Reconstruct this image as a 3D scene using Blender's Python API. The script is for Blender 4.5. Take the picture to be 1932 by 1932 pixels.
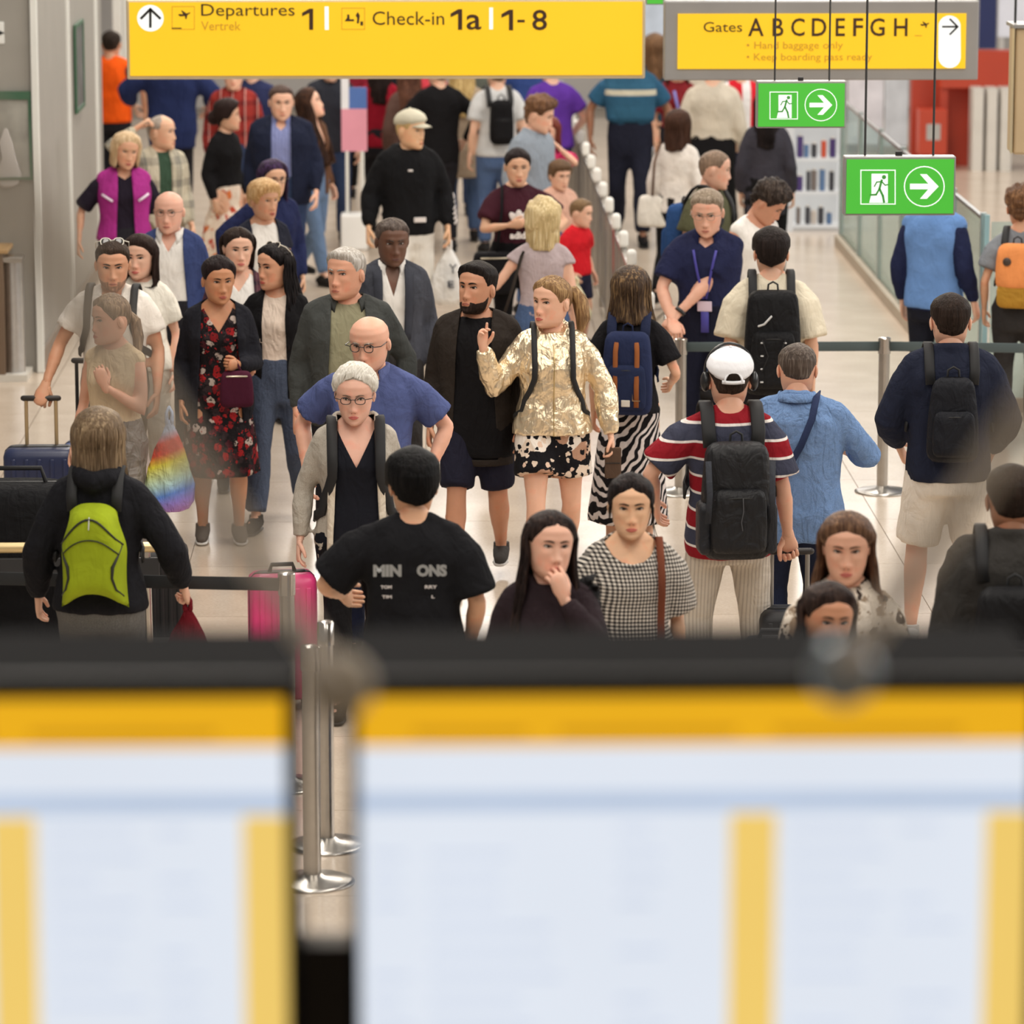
import bpy, bmesh, math, random
import numpy as np
from mathutils import Vector, Matrix, noise as mnoise
random.seed(7); rng = np.random.default_rng(7)
for o in list(bpy.data.objects): bpy.data.objects.remove(o)
S = bpy.context.scene
COL = S.collection
# ------------------------------------------------------------------ camera
W = 1932.0; F = 7700.0; CH = 4.55
PITCH = math.atan(1442.0 / F); YAW = math.radians(1.287)
cam = bpy.data.objects.new('camera', bpy.data.cameras.new('camera')); COL.objects.link(cam)
cam.location = (0, 0, CH); cam.rotation_euler = (math.pi / 2 - PITCH, 0, -YAW)
cam.data.sensor_width = 36; cam.data.lens = F / W * 36
cam.data.clip_start = .1; cam.data.clip_end = 300
cam.data.dof.use_dof = True; cam.data.dof.focus_distance = 20.5; cam.data.dof.aperture_fstop = 3.0
cam.data.dof.aperture_blades = 9
S.camera = cam
# ------------------------------------------------------------------ exposure, world, hall lights
S.view_settings.view_transform = 'Standard'; S.view_settings.look = 'None'
S.view_settings.exposure = 0.0; S.view_settings.gamma = 1; S.view_settings.use_curve_mapping = False
wd = bpy.data.worlds.new('hall_daylight'); S.world = wd; wd.use_nodes = True
wd.node_tree.nodes['Background'].inputs[0].default_value = (1.0, .95, .89, 1)
wd.node_tree.nodes['Background'].inputs[1].default_value = .235
def area(name, loc, rot, sx, sy, power, col=(1, .95, .88)):
    l = bpy.data.lights.new(name, 'AREA'); l.shape = 'RECTANGLE'; l.size = sx; l.size_y = sy; l.energy = power; l.color = col
    o = bpy.data.objects.new(name, l); COL.objects.link(o); o.location = loc; o.rotation_euler = rot
    return o
# rows of ceiling luminaires over the hall, and the glazed side and end of the hall
for i in range(7):
    area('ceiling_luminaire', (-1.5, 9 + 6 * i, 7.0), (0, 0, 0), 1.2, 4.5, 215, (1, .93, .84))
    area('ceiling_luminaire', (3.5, 9 + 6 * i, 7.0), (0, 0, 0), 1.2, 4.5, 215, (1, .93, .84))
area('end_glazing', (3.0, 62, 7.5), (math.radians(68), 0, math.radians(180)), 26, 6, 4200, (1, .97, .94))
area('side_glazing', (16, 27, 6.0), (math.radians(60), 0, math.radians(90)), 30, 4, 1700, (1, .97, .94))

_R = cam.rotation_euler.to_matrix()
def ray(px, py): return _R @ Vector(((px - W / 2) / F, -(py - W / 2) / F, -1))
def on_z(px, py, z):
    d = ray(px, py); t = (z - CH) / d.z
    return Vector((d.x * t, d.y * t, z))
def on_y(px, py, y):
    d = ray(px, py); t = y / d.y
    return Vector((d.x * t, y, CH + d.z * t))
# ------------------------------------------------------------------ materials
def lin(c):
    out = []
    for v in c[:3]:
        v = v / 255.0
        out.append(v / 12.92 if v <= .04045 else ((v + .055) / 1.055) ** 2.4)
    return (*out, 1)
_M = {}
class NT:
    def __init__(s, name):
        s.m = bpy.data.materials.new(name); s.m.use_nodes = True; s.t = s.m.node_tree
        s.b = s.t.nodes['Principled BSDF']
    def n(s, typ, **kw):
        nd = s.t.nodes.new(typ)
        for k, v in kw.items(): setattr(nd, k, v)
        return nd
    def l(s, a, b): s.t.links.new(a, b)
    def coord(s, scale=(1, 1, 1), rot=(0, 0, 0), kind='Object'):
        tc = s.n('ShaderNodeTexCoord'); mp = s.n('ShaderNodeMapping')
        mp.inputs['Scale'].default_value = scale; mp.inputs['Rotation'].default_value = rot
        s.l(tc.outputs[kind], mp.inputs[0]); return mp.outputs[0]
    def noise(s, vec, scale, detail=3, dist=0):
        nd = s.n('ShaderNodeTexNoise'); nd.inputs['Scale'].default_value = scale
        nd.inputs['Detail'].default_value = detail; nd.inputs['Distortion'].default_value = dist
        s.l(vec, nd.inputs['Vector']); return nd
    def ramp(s, fac, stops, interp='LINEAR'):
        r = s.n('ShaderNodeValToRGB'); r.color_ramp.interpolation = interp
        e = r.color_ramp.elements
        while len(e) < len(stops): e.new(.5)
        for el, (p, c) in zip(e, stops): el.position = p; el.color = c
        s.l(fac, r.inputs[0]); return r.outputs[0]
    def math(s, op, a, b=None):
        nd = s.n('ShaderNodeMath', operation=op)
        for i, v in enumerate((a, b)):
            if v is None: continue
            if isinstance(v, (int, float)): nd.inputs[i].default_value = v
            else: s.l(v, nd.inputs[i])
        return nd.outputs[0]
    def mix(s, fac, a, b):
        nd = s.n('ShaderNodeMixRGB')
        for i, v in enumerate((fac, a, b)):
            if isinstance(v, (int, float)): nd.inputs[i].default_value = v
            elif isinstance(v, tuple): nd.inputs[i].default_value = v
            else: s.l(v, nd.inputs[i])
        return nd.outputs[0]
    def bump(s, h, strength, dist=.02):
        b = s.n('ShaderNodeBump'); b.inputs['Strength'].default_value = strength; b.inputs['Distance'].default_value = dist
        s.l(h, b.inputs['Height']); s.l(b.outputs[0], s.b.inputs['Normal'])
    def set(s, **kw):
        for k, v in kw.items(): s.b.inputs[k.replace('_', ' ')].default_value = v
def mul(c, k): return (min(1, c[0] * k), min(1, c[1] * k), min(1, c[2] * k), 1)
def plain(col, rough=.5, metal=0, var=.06, emit=0, name='surface', nscale=3, spec=.5, coat=0):
    key = ('plain', tuple(col), rough, metal, var, emit, name, nscale, spec)
    if key in _M: return _M[key]
    t = NT(name); c = lin(col)
    v = t.coord(); nz = t.noise(v, nscale)
    cc = t.ramp(nz.outputs['Fac'], [(.3, mul(c, 1 - var)), (.7, mul(c, 1 + var))])
    t.l(cc, t.b.inputs['Base Color']); t.set(Roughness=rough, Metallic=metal)
    t.b.inputs['Specular IOR Level'].default_value = spec
    if emit:      # self-glow over a dim base, for backlit faces and for things without a lamp
        t.l(cc, t.b.inputs['Emission Color']); t.b.inputs['Emission Strength'].default_value = emit
        t.l(t.mix(.75, cc, (.02, .02, .02, 1)), t.b.inputs['Base Color'])
    _M[key] = t.m; return t.m
def cloth(col, pattern=None, cols=(), scale=1.0, fold=.45, rough=.85, metal=0, name='cloth', fs=9):
    key = ('cloth', tuple(col), pattern, tuple(map(tuple, cols)), scale, fold, rough, metal, name)
    if key in _M: return _M[key]
    t = NT(name); c = lin(col); v = t.coord()
    sep = t.n('ShaderNodeSeparateXYZ'); t.l(v, sep.inputs[0])
    X, Y, Z = sep.outputs
    L = [lin(k) for k in cols]
    nz = t.noise(v, 5.0)
    base = t.ramp(nz.outputs['Fac'], [(.3, mul(c, .86)), (.72, mul(c, 1.12))])
    def fr(a, f): return t.math('FRACT', t.math('MULTIPLY', a, f))
    if pattern == 'stripes':      # horizontal bands repeating with height, cols = list of (fraction, colour) pairs flattened
        n = len(L); base = t.ramp(fr(Z, scale), [(i / n, L[i]) for i in range(n)], 'CONSTANT')
    elif pattern == 'rugby':
        base = t.ramp(fr(t.math('ADD', Z, t.math('MULTIPLY', Y, .15)), scale), [(0, L[0]), (.40, L[2]), (.47, L[1]), (.90, L[2]), (.97, L[0])], 'CONSTANT')
    elif pattern == 'vstripes':
        base = t.ramp(fr(X, scale), [(0, c), (.6, L[0])], 'CONSTANT')
    elif pattern == 'gingham':
        a = t.math('GREATER_THAN', fr(t.math('ADD', X, t.math('MULTIPLY', Y, .6)), scale), .5); b = t.math('GREATER_THAN', fr(Z, scale), .5)
        base = t.ramp(t.math('MULTIPLY', t.math('ADD', a, b), .5), [(0, L[0]), (.3, L[1]), (.8, L[2])], 'CONSTANT')
    elif pattern == 'plaid':
        a = t.math('GREATER_THAN', fr(X, scale), .62); b = t.math('GREATER_THAN', fr(Z, scale * .8), .66)
        base = t.mix(t.math('MULTIPLY', t.math('ADD', a, b), .45), base, L[0])
        base = t.mix(t.math('MULTIPLY', t.math('GREATER_THAN', fr(X, scale), .93), .6), base, L[1])
    elif pattern == 'floral':
        def layer(base, sc, thr, pal):
            w = t.noise(v, sc * 1.3, 2); 
            mv = t.n('ShaderNodeMixRGB'); mv.inputs[0].default_value = .035; t.l(v, mv.inputs[1]); t.l(w.outputs['Color'], mv.inputs[2])
            vo = t.n('ShaderNodeTexVoronoi'); vo.inputs['Scale'].default_value = sc; t.l(mv.outputs[0], vo.inputs['Vector'])
            sc_ = t.n('ShaderNodeSeparateColor'); t.l(vo.outputs['Color'], sc_.inputs[0])
            n = len(pal); pc = t.ramp(sc_.outputs[0], [(i / n, pal[i]) for i in range(n)], 'CONSTANT')
            # petals: the threshold wobbles
            m = t.math('LESS_THAN', t.math('ADD', vo.outputs['Distance'], t.math('MULTIPLY', t.noise(v, sc * 4, 1).outputs['Fac'], .25)), thr)
            return t.mix(m, base, pc)
        base = layer(base, 11 * scale, .66, L); base = layer(base, 26 * scale, .44, [L[-1], c, c, L[0], c])
    elif pattern == 'zebra':
        wv = t.n('ShaderNodeTexWave'); wv.inputs['Scale'].default_value = 7 * scale; wv.inputs['Distortion'].default_value = 9
        wv.inputs['Detail'].default_value = 1.5; wv.inputs['Detail Scale'].default_value = .8; wv.bands_direction = 'DIAGONAL'; t.l(v, wv.inputs['Vector'])
        base = t.ramp(wv.outputs['Fac'], [(0, c), (.52, L[0])], 'CONSTANT')
    elif pattern == 'heather':
        base = t.ramp(t.noise(v, 260, 2).outputs['Fac'], [(.35, c), (.65, L[0])])
    elif pattern == 'rainbow':
        n = len(L); q = t.math('ADD', t.math('MULTIPLY', Z, scale), t.math('MULTIPLY', X, scale * -.35))
        base = t.ramp(t.math('ADD', q, .02), [(i / n, L[i]) for i in range(n)], 'LINEAR')
    t.l(base, t.b.inputs['Base Color'])
    t.set(Roughness=rough, Metallic=metal)
    t.b.inputs['Specular IOR Level'].default_value = .3 if (rough < .6 or metal) else .12
    f = t.noise(v, fs, 4, 1.2)
    wv = t.coord((14, 14, 4), (.5, .3, .2)); f2 = t.noise(wv, 1.0, 2, 1.5)
    t.bump(t.math('ADD', f.outputs['Fac'], f2.outputs['Fac']), fold, .035)
    _M[key] = t.m; return t.m
def skin(col):
    key = ('skin', tuple(col))
    if key in _M: return _M[key]
    t = NT('skin'); c = lin(col); v = t.coord()
    n1 = t.noise(v, 14, 4)
    red = (min(1, c[0] * 1.05), c[1] * .82, c[2] * .78, 1)
    cc = t.ramp(n1.outputs['Fac'], [(.3, mul(c, .94)), (.55, c), (.75, red)])
    t.l(cc, t.b.inputs['Base Color']); t.set(Roughness=.5)
    t.b.inputs['Specular IOR Level'].default_value = .4
    t.b.inputs['Subsurface Weight'].default_value = .12; t.b.inputs['Subsurface Radius'].default_value = (.012, .005, .003); t.b.inputs['Subsurface Scale'].default_value = 1.0
    t.bump(t.noise(v, 90, 3).outputs['Fac'], .12, .004)
    _M[key] = t.m; return t.m
def hairm(col, col2=None):
    key = ('hair', tuple(col), tuple(col2 or ()))
    if key in _M: return _M[key]
    t = NT('hair'); c = lin(col); c2 = lin(col2) if col2 else mul(c, 1.7)
    v = t.coord((90, 90, 6)); n1 = t.noise(v, 1.0, 4, .6)
    v2 = t.coord((1, 1, 1)); n2 = t.noise(v2, 9, 2)
    f = t.math('ADD', t.math('MULTIPLY', n1.outputs['Fac'], .7), t.math('MULTIPLY', n2.outputs['Fac'], .3))
    lk = .78 if sum(col) > 450 else .6
    cc = t.ramp(f, [(.33, mul(c, lk)), (.5, c), (.68, c2)])
    t.l(cc, t.b.inputs['Base Color']); t.set(Roughness=.5)
    t.b.inputs['Specular IOR Level'].default_value = .10 if sum(col) < 150 else .2
    t.bump(n1.outputs['Fac'], .45 if sum(col) > 450 else .9, .012)
    _M[key] = t.m; return t.m
def glassm(col=(215, 235, 230), alpha=.22, rough=.08, name='clear_glass'):
    key = ('glass', tuple(col), alpha, rough)
    if key in _M: return _M[key]
    t = NT(name); tr = t.n('ShaderNodeBsdfTransparent'); tr.inputs[0].default_value = lin(col)
    t.b.inputs['Base Color'].default_value = lin(col); t.set(Roughness=rough)
    mx = t.n('ShaderNodeMixShader'); mx.inputs[0].default_value = alpha
    out = t.t.nodes['Material Output']; t.l(tr.outputs[0], mx.inputs[1]); t.l(t.b.outputs[0], mx.inputs[2]); t.l(mx.outputs[0], out.inputs[0])
    _M[key] = t.m; return t.m
def steel(rough=.28, col=(190, 186, 180), name='brushed_steel'): return plain(col, rough, 1.0, .05, name=name, nscale=20)

# ------------------------------------------------------------------ mesh building
def sm(a, b, x):
    t = np.clip((np.asarray(x, float) - a) / (b - a), 0, 1); return t * t * (3 - 2 * t)
def V3(*a): return np.array(a, float)
def nrm(v):
    v = np.asarray(v, float); n = np.linalg.norm(v); return v / n if n > 1e-9 else v
class MB:
    def __init__(s): s.v = []; s.f = []; s.mi = []; s.k = 0; s.mats = []; s.sharp = False
    def add(s, v, f, mat=None):
        v = np.asarray(v, float).reshape(-1, 3); s.v.append(v)
        mi = 0
        if mat is not None:
            if mat not in s.mats: s.mats.append(mat)
            mi = s.mats.index(mat)
        k = s.k
        for q in f: s.f.append(tuple(i + k for i in q))
        s.mi += [mi] * len(f); s.k += len(v); return s
    def grid(s, P, closed=True, mat=None, cap0=False, cap1=False):
        P = np.asarray(P, float); r, n, _ = P.shape; f = []
        m = n if closed else n - 1
        for i in range(r - 1):
            for j in range(m):
                a = i * n + j; b = i * n + (j + 1) % n
                f.append((a, b, b + n, a + n))
        if cap0: f.append(tuple(range(n))[::-1])
        if cap1: f.append(tuple((r - 1) * n + j for j in range(n)))
        return s.add(P, f, mat)
    def tube(s, P, R, n=10, mat=None, up=None, sq=1.0, rnd=True):
        P = [np.asarray(p, float) for p in P]; k = len(P)
        R = [R] * k if isinstance(R, (int, float)) else list(R)
        SQ = [sq] * k if isinstance(sq, (int, float)) else list(sq)
        if not rnd: s.sharp = True
        if rnd:
            t0 = nrm(P[0] - P[1]); t1 = nrm(P[-1] - P[-2])
            P = [P[0] + t0 * R[0] * .95, P[0] + t0 * R[0] * .7] + P + [P[-1] + t1 * R[-1] * .7, P[-1] + t1 * R[-1] * .95]
            R = [R[0] * .25, R[0] * .72] + R + [R[-1] * .72, R[-1] * .25]; SQ = [SQ[0]] * 2 + SQ + [SQ[-1]] * 2; k += 4
        rings = []; ref = None
        a = np.linspace(0, 2 * math.pi, n, endpoint=False); ca = np.cos(a)[:, None]; sa = np.sin(a)[:, None]
        for i in range(k):
            t = nrm(P[min(i + 1, k - 1)] - P[max(i - 1, 0)])
            if up is not None: u = np.asarray(up, float)
            elif ref is None: u = V3(0, 0, 1) if abs(t[2]) < .9 else V3(1, 0, 0)
            else: u = ref
            u = nrm(u - t * np.dot(u, t)); w = np.cross(t, u)
            ref = u
            rings.append(P[i] + u * R[i] * ca + w * R[i] * SQ[i] * sa)
        return s.grid(rings, True, mat, True, True)
    def ribbon(s, P, N, width, thick, mat=None):      # flat strap along P, N = outward normals
        P = [np.asarray(p, float) for p in P]; k = len(P); rings = []
        width = [width] * k if isinstance(width, (int, float)) else width
        for i in range(k):
            t = nrm(P[min(i + 1, k - 1)] - P[max(i - 1, 0)]); n = np.asarray(N[i] if not isinstance(N[0], (int, float)) else N, float)
            n = nrm(n - t * np.dot(n, t)); b = np.cross(t, n); w = width[i] / 2
            rings.append([P[i] - b * w, P[i] - b * w * .8 + n * thick, P[i] + b * w * .8 + n * thick, P[i] + b * w, P[i] + b * w * .9 - n * thick * .3, P[i] - b * w * .9 - n * thick * .3])
        return s.grid(rings, True, mat, True, True)
    def ell(s, c, r, nu=14, nv=10, mat=None, M=None):
        th = np.linspace(.02, math.pi - .02, nv); ph = np.linspace(0, 2 * math.pi, nu, endpoint=False)
        P = np.zeros((nv, nu, 3)); P[..., 0] = np.sin(th)[:, None] * np.cos(ph); P[..., 1] = np.sin(th)[:, None] * np.sin(ph); P[..., 2] = -np.cos(th)[:, None]
        P = P * np.asarray(r, float)
        if M is not None: P = P @ np.asarray(M, float).T
        return s.grid(P + np.asarray(c, float), True, mat, True, True)
    def box(s, lo, hi, mat=None):
        x0, y0, z0 = lo; x1, y1, z1 = hi
        v = [(x0, y0, z0), (x1, y0, z0), (x1, y1, z0), (x0, y1, z0), (x0, y0, z1), (x1, y0, z1), (x1, y1, z1), (x0, y1, z1)]
        return s.add(v, [(0, 3, 2, 1), (4, 5, 6, 7), (0, 1, 5, 4), (1, 2, 6, 5), (2, 3, 7, 6), (3, 0, 4, 7)], mat)
    def rbox(s, c, half, r, mat=None, n=24, puff=0.0, taper=0.0, nr=8, e=.35):    # soft box: superellipse rings stacked in z
        c = np.asarray(c, float); hx, hy, hz = half
        a = np.linspace(0, 2 * math.pi, n, endpoint=False); ca, sa = np.cos(a), np.sin(a)
        ux = np.sign(ca) * np.abs(ca) ** e; uy = np.sign(sa) * np.abs(sa) ** e
        rings = []
        zs = []
        for k in range(4): q = k / 3 * math.pi / 2; zs.append((-hz + r - r * math.cos(q), r - r * math.sin(q)))
        for k in range(1, nr): zs.append((-hz + r + (2 * hz - 2 * r) * k / nr, 0))
        for k in range(3, -1, -1): q = k / 3 * math.pi / 2; zs.append((hz - r + r * math.cos(q), r - r * math.sin(q)))
        for z, ins in zs:
            t = z / hz; k = 1 + puff * (1 - t * t) - taper * (t + 1) / 2
            rings.append(np.stack([c[0] + ux * (hx * k - ins), c[1] + uy * (hy * k - ins), np.full(n, c[2] + z)], 1))
        return s.grid(rings, True, mat, True, True)
    def verts(s): return np.concatenate(s.v) if s.v else np.zeros((0, 3))
    def xf(s, M, t=(0, 0, 0)):
        M = np.asarray(M, float); t = np.asarray(t, float); s.v = [v @ M.T + t for v in s.v]; return s
    def join(s, o):
        mp = [s._mi(m) for m in o.mats] or [0]
        k = s.k
        for v in o.v: s.v.append(v)
        s.f += [tuple(i + k for i in q) for q in o.f]; s.mi += [mp[i] for i in o.mi]; s.k += o.k; return s
    def _mi(s, m):
        if m not in s.mats: s.mats.append(m)
        return s.mats.index(m)
    def mesh(s, name, smooth=True):
        me = bpy.data.meshes.new(name); me.from_pydata(s.verts().tolist(), [], s.f)
        for m in s.mats: me.materials.append(m)
        if len(s.mats) > 1: me.polygons.foreach_set('material_index', s.mi)
        if smooth: me.polygons.foreach_set('use_smooth', [True] * len(me.polygons))
        me.update()
        if s.sharp and smooth: me.set_sharp_from_angle(angle=math.radians(55))
        return me
    def build(s, name, mat=None, parent=None, smooth=True, loc=None):
        if mat is not None: s.mats = [mat]; s.mi = [0] * len(s.f)
        return link(name, s.mesh(name, smooth), parent, loc)
def link(name, data, parent=None, loc=None):
    o = bpy.data.objects.new(name, data); COL.objects.link(o)
    if parent is not None: o.parent = parent
    if loc is not None: o.location = loc
    return o
def tag(o, label, cat, group=None, kind=None):
    if label: o['label'] = label
    if cat: o['category'] = cat
    if group: o['group'] = group
    if kind: o['kind'] = kind
    return o
def thing(name, label, cat, loc=(0, 0, 0), rz=0, scale=1, group=None):
    o = bpy.data.objects.new(name, None); COL.objects.link(o); o.empty_display_size = .1
    o.location = loc; o.rotation_euler = (0, 0, rz); o.scale = (scale,) * 3
    return tag(o, label, cat, group)
def struct(o, label=None):
    o['kind'] = 'structure'
    if label: o['label'] = label
    return o
def boxo(name, lo, hi, mat, parent=None, bev=0):
    b = MB().box(lo, hi); me = b.mesh(name, False); me.materials.append(mat)
    o = link(name, me, parent)
    if bev:
        m = o.modifiers.new('bevel', 'BEVEL'); m.width = bev; m.segments = 2
    return o
def text_mesh(body, size, depth=.004, align='LEFT'):
    cu = bpy.data.curves.new('lettering', 'FONT'); cu.body = body; cu.size = size; cu.extrude = depth; cu.align_x = align; cu.resolution_u = 3
    return cu
TEXTS = []
def lettering(body, size, loc, mat, parent, rot=(math.pi / 2, 0, 0), align='LEFT', depth=.004, sx=1.0, name='lettering', bold=0, wrap=None):
    cu = text_mesh(body, size, depth, align); cu.offset = bold
    o = bpy.data.objects.new('tmp', cu); COL.objects.link(o)
    TEXTS.append((o, loc, rot, mat, parent, sx, name, wrap)); return o
# ------------------------------------------------------------------ people: heads
HZ = np.array([-.121, -.117, -.108, -.092, -.06, -.03, 0, .03, .06, .085, .103, .112, .115])
HW = np.array([.013, .029, .044, .056, .065, .069, .0735, .076, .073, .060, .038, .018, .004])
HF = np.array([.074, .083, .089, .091, .090, .088, .088, .092, .090, .075, .047, .022, .004])
HB = np.array([.000, .012, .026, .045, .068, .084, .096, .101, .093, .073, .045, .022, .004])
def hprof(z, fem):
    w = np.interp(z, HZ, HW); f = np.interp(z, HZ, HF); b = np.interp(z, HZ, HB)
    w = w * 1.085
    if fem: w = w * (.985 + .025 * sm(-.09, 0, z)); f = f * .975
    return w, f, b
def G(x, s): return np.exp(-(x / s) ** 2)
def feats(x, z, fem, nose=1.0):
    na = np.interp(z, [-.066, -.056, -.050, -.042, -.03, -.01, .012, .028], [0, .006, .014, .0225, .018, .0105, .0045, 0]) * nose * (.86 if fem else 1.0)
    ns = np.interp(z, [-.056, -.042, -.02, .02], [.0135, .0125, .009, .010])
    d = na * G(x, ns)
    d += .006 * G(np.abs(x) - .014, .007) * G(z + .046, .008) * nose
    d -= .0105 * G(np.abs(x) - .032, .015) * G(z - .008, .0125)
    d += (.003 if fem else .0055) * G(z - .027, .009) * G(np.abs(x) - .022, .026)
    d += .0045 * G(np.abs(x) - .046, .018) * G(z + .022, .018)
    d += .0065 * G(x, .026) * G(z + .077, .016)
    d -= .003 * G(x, .02) * G(z + .093, .006)
    d += .0065 * G(x, .020) * G(z + .108, .011)
    d -= .003 * G(np.abs(x) - .030, .006) * G(z + .062, .022)
    return d
HRES = [60, 46]
def head_grid(fem, nose=1.0, features=True):
    NU, NV = HRES
    u = np.linspace(-math.pi, math.pi, NU, endpoint=False); phi = u - .42 * np.sin(u)
    z = np.concatenate([[-.121], np.linspace(-.117, .100, NV - 5), [.106, .111, .1135, .115]])
    w, f, b = hprof(z, fem); e = .90
    sx = np.sign(np.sin(phi)) * np.abs(np.sin(phi)) ** e; cy = np.sign(np.cos(phi)) * np.abs(np.cos(phi)) ** e
    X = w[:, None] * sx; Y = -np.where(cy > 0, f[:, None], b[:, None]) * cy; Z = np.repeat(z[:, None], NU, 1)
    if features:
        Y = Y - feats(X, Z, fem, nose) * sm(.05, .5, np.cos(phi))[None]
    return np.stack([X, Y, Z], 2), phi
def face_y(x, z, fem, nose=1.0):
    w, f, b = hprof(z, fem); s = np.clip(np.abs(x) / w, 0, .98) ** (1 / .9)
    return -f * np.sqrt(1 - s * s) ** .9 - feats(x, z, fem, nose)
BLACKM = plain((18, 15, 14), .5, name='dark_lash')
EYEW = plain((205, 198, 192), .25, name='eye_white')
def make_head(mb, sk, fem, nose, brow, lip, iris, gaze, old, mouth_open=0):
    P, phi = head_grid(fem, nose)
    mb.grid(P, True, sk, True, True)
    for s in (-1, 1):
        ex, ez = s * .0315, .006; ek = 1.14 if fem else 1.04
        yy = face_y(ex, ez, fem, nose)
        mb.ell((ex, yy + .0035, ez), (.0135 * ek, .0075, .0058 * ek), 12, 8, EYEW)
        gx, gz = gaze
        mb.ell((ex + gx * .005, yy - .0025, ez + gz * .002), (.0058 * ek, .0025, .0057 * ek), 10, 6, iris)
        pts = []; pt2 = []; pb = []
        for k in range(7):
            q = k / 6 * 2 - 1; x = ex + q * .0155; z = ez + .0062 * (1 - q * q) - .0008 + (.001 if s * q > 0 else -.001)
            y = face_y(x, z, fem, nose)
            pts.append((x, y - .0025, z)); pt2.append((x, y - .0015, z + .0042))
            pb.append((x, y - .001, ez - .0062 * (1 - q * q) - .0022))
        mb.tube(pts, [v * (1.35 if fem else 1) for v in (.0008, .0016, .0021, .0023, .0021, .0016, .0008)], 6, BLACKM)
        mb.tube(pt2, [.001, .0025, .0034, .0036, .0034, .0025, .001], 6, sk)
        mb.tube(pb, [.0006, .0014, .002, .0022, .002, .0014, .0006], 6, sk)
        bp = []
        for k in range(7):
            q = k / 6; x = s * (.012 + .036 * q); z = .0215 + .0065 * math.sin(q * 2.3) - .003 * q
            bp.append((x, face_y(x, z, fem, nose) - .001, z))
        k_ = .85 if fem else 1.1
        mb.tube(bp, [.0022 * k_, .0036 * k_, .0038 * k_, .0036 * k_, .003 * k_, .002 * k_, .0009], 6, brow, up=(0, 0, 1), sq=.6)
        # ear
        a = math.radians(14)
        M = np.array([[.95, .25 * s, 0], [-.25 * s, .95 * math.cos(a), -math.sin(a)], [0, math.sin(a), math.cos(a)]])
        w0 = hprof(-.005, fem)[0]
        mb.ell((s * (w0 + .004), .012, -.008), (.007, .0175, .031), 12, 8, sk, M)
        mb.ell((s * (w0 + .009), .010, -.006), (.004, .010, .020), 8, 6, sk, M)
    lk = 1.15 if fem else .9
    for (zc, r, kk) in ((-.0715, .0040 * lk, 1), (-.0800, .0048 * lk, -1)):
        lp = []; rr = []
        for k in range(9):
            q = k / 8 * 2 - 1; x = q * (.0245 if not fem else .0235)
            z = zc - .0005 * kk + (.0018 * (abs(q) > .12) * (1 - abs(q)) - .001 if kk > 0 else 0) + (-.0035 * abs(q) ** 2 * 1 if kk > 0 else .0045 * q * q) - mouth_open * .004 * (kk < 0) * (1 - q * q)
            lp.append((x, face_y(x, z, fem, nose) + .0012, z)); rr.append(r * (1 - .82 * q * q))
        mb.tube(lp, rr, 7, lip, up=(0, 0, 1))
    for s in (-1, 1): mb.ell((s * .0075, face_y(s * .0075, -.054, fem, nose) + .0005, -.0545), (.0032, .003, .0016), 8, 5, plain((92, 48, 40), .7, name='nostril'))
    ml = [(q * .022, face_y(q * .022, -.0755, fem, nose) - .0006, -.0755 + .001 * abs(q)) for q in np.linspace(-1, 1, 7)]
    mb.tube(ml, [.0004, .0011, .0014, .0015, .0014, .0011, .0004], 5, plain((70, 32, 28), .6, name='mouth_line'))
def hair_shell(style, fem):
    P, phi = head_grid(fem, features=False)
    deg = np.degrees(np.abs(phi))
    z0 = np.interp(deg, [0, 34, 56, 74, 90, 112, 135, 180], style['line'])
    X, Y, Z = P[..., 0], P[..., 1], P[..., 2]
    m = Z - z0[None]
    t = style['side'] + (style['top'] - style['side']) * sm(.02, .085, Z)
    t = t + style.get('back', 0) * sm(.3, .9, Y / .1) * sm(-.05, .02, Z)
    front = style.get('quiff', 0) * sm(.03, .09, -Y) * sm(.05, .08, Z); t = t + front
    nz = np.zeros(Z.shape); fr = style.get('nf', 22); am = style.get('na', .003); sd = style.get('seed', 0)
    if am:
        for i in range(Z.shape[0]):
            for j in range(Z.shape[1]):
                nz[i, j] = mnoise.noise((X[i, j] * fr + sd, Y[i, j] * fr, Z[i, j] * fr * style.get('nz', .6)))
        t = t + am * nz
        m = m + style.get('ln', .008) * nz
    off = t * sm(0, style.get('soft', .018), m) - .006 * (1 - sm(-.006, .004, m))
    n = P - V3(0, .01, -.01); n = n / np.linalg.norm(n, axis=2, keepdims=True)
    Q = P + n * off[..., None]
    part = style.get('part')
    if part is not None:
        d = .006 * np.exp(-((Q[..., 0] - part) / .006) ** 2) * sm(.06, .09, Z) * sm(-.06, .04, -Y); Q[..., 2] -= d
    return MB().grid(Q, True, None, True, True)
LN = dict(
    short=dict(line=[.073, .068, .050, .004, .022, .008, -.046, -.064], side=.009, top=.020),
    crop=dict(line=[.074, .072, .058, .006, .024, .010, -.044, -.058], side=.005, top=.012),
    full=dict(line=[.058, .056, .040, -.015, .000, -.02, -.066, -.074], side=.018, top=.028),
    back=dict(line=[.078, .066, .040, .004, .020, .020, -.03, -.07], side=.009, top=.016, na=.002, soft=.03),
    fringe=dict(line=[.2, .2, .2, .03, .026, .026, -.03, -.07], side=.006, top=.004, na=.001),
    bob=dict(line=[.072, .062, .036, .000, -.06, -.06, -.09, -.10], side=.016, top=.022),
    fluffy=dict(line=[.064, .060, .044, .000, .010, .010, -.05, -.085], side=.022, top=.036, na=.018, nf=30),
    curly=dict(line=[.064, .060, .044, .002, .012, .014, -.04, -.08], side=.018, top=.042, na=.020, nf=55, nz=1),
)
def hstyle(base, **kw):
    d = dict(LN[base]); d.update(kw); return d
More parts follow.
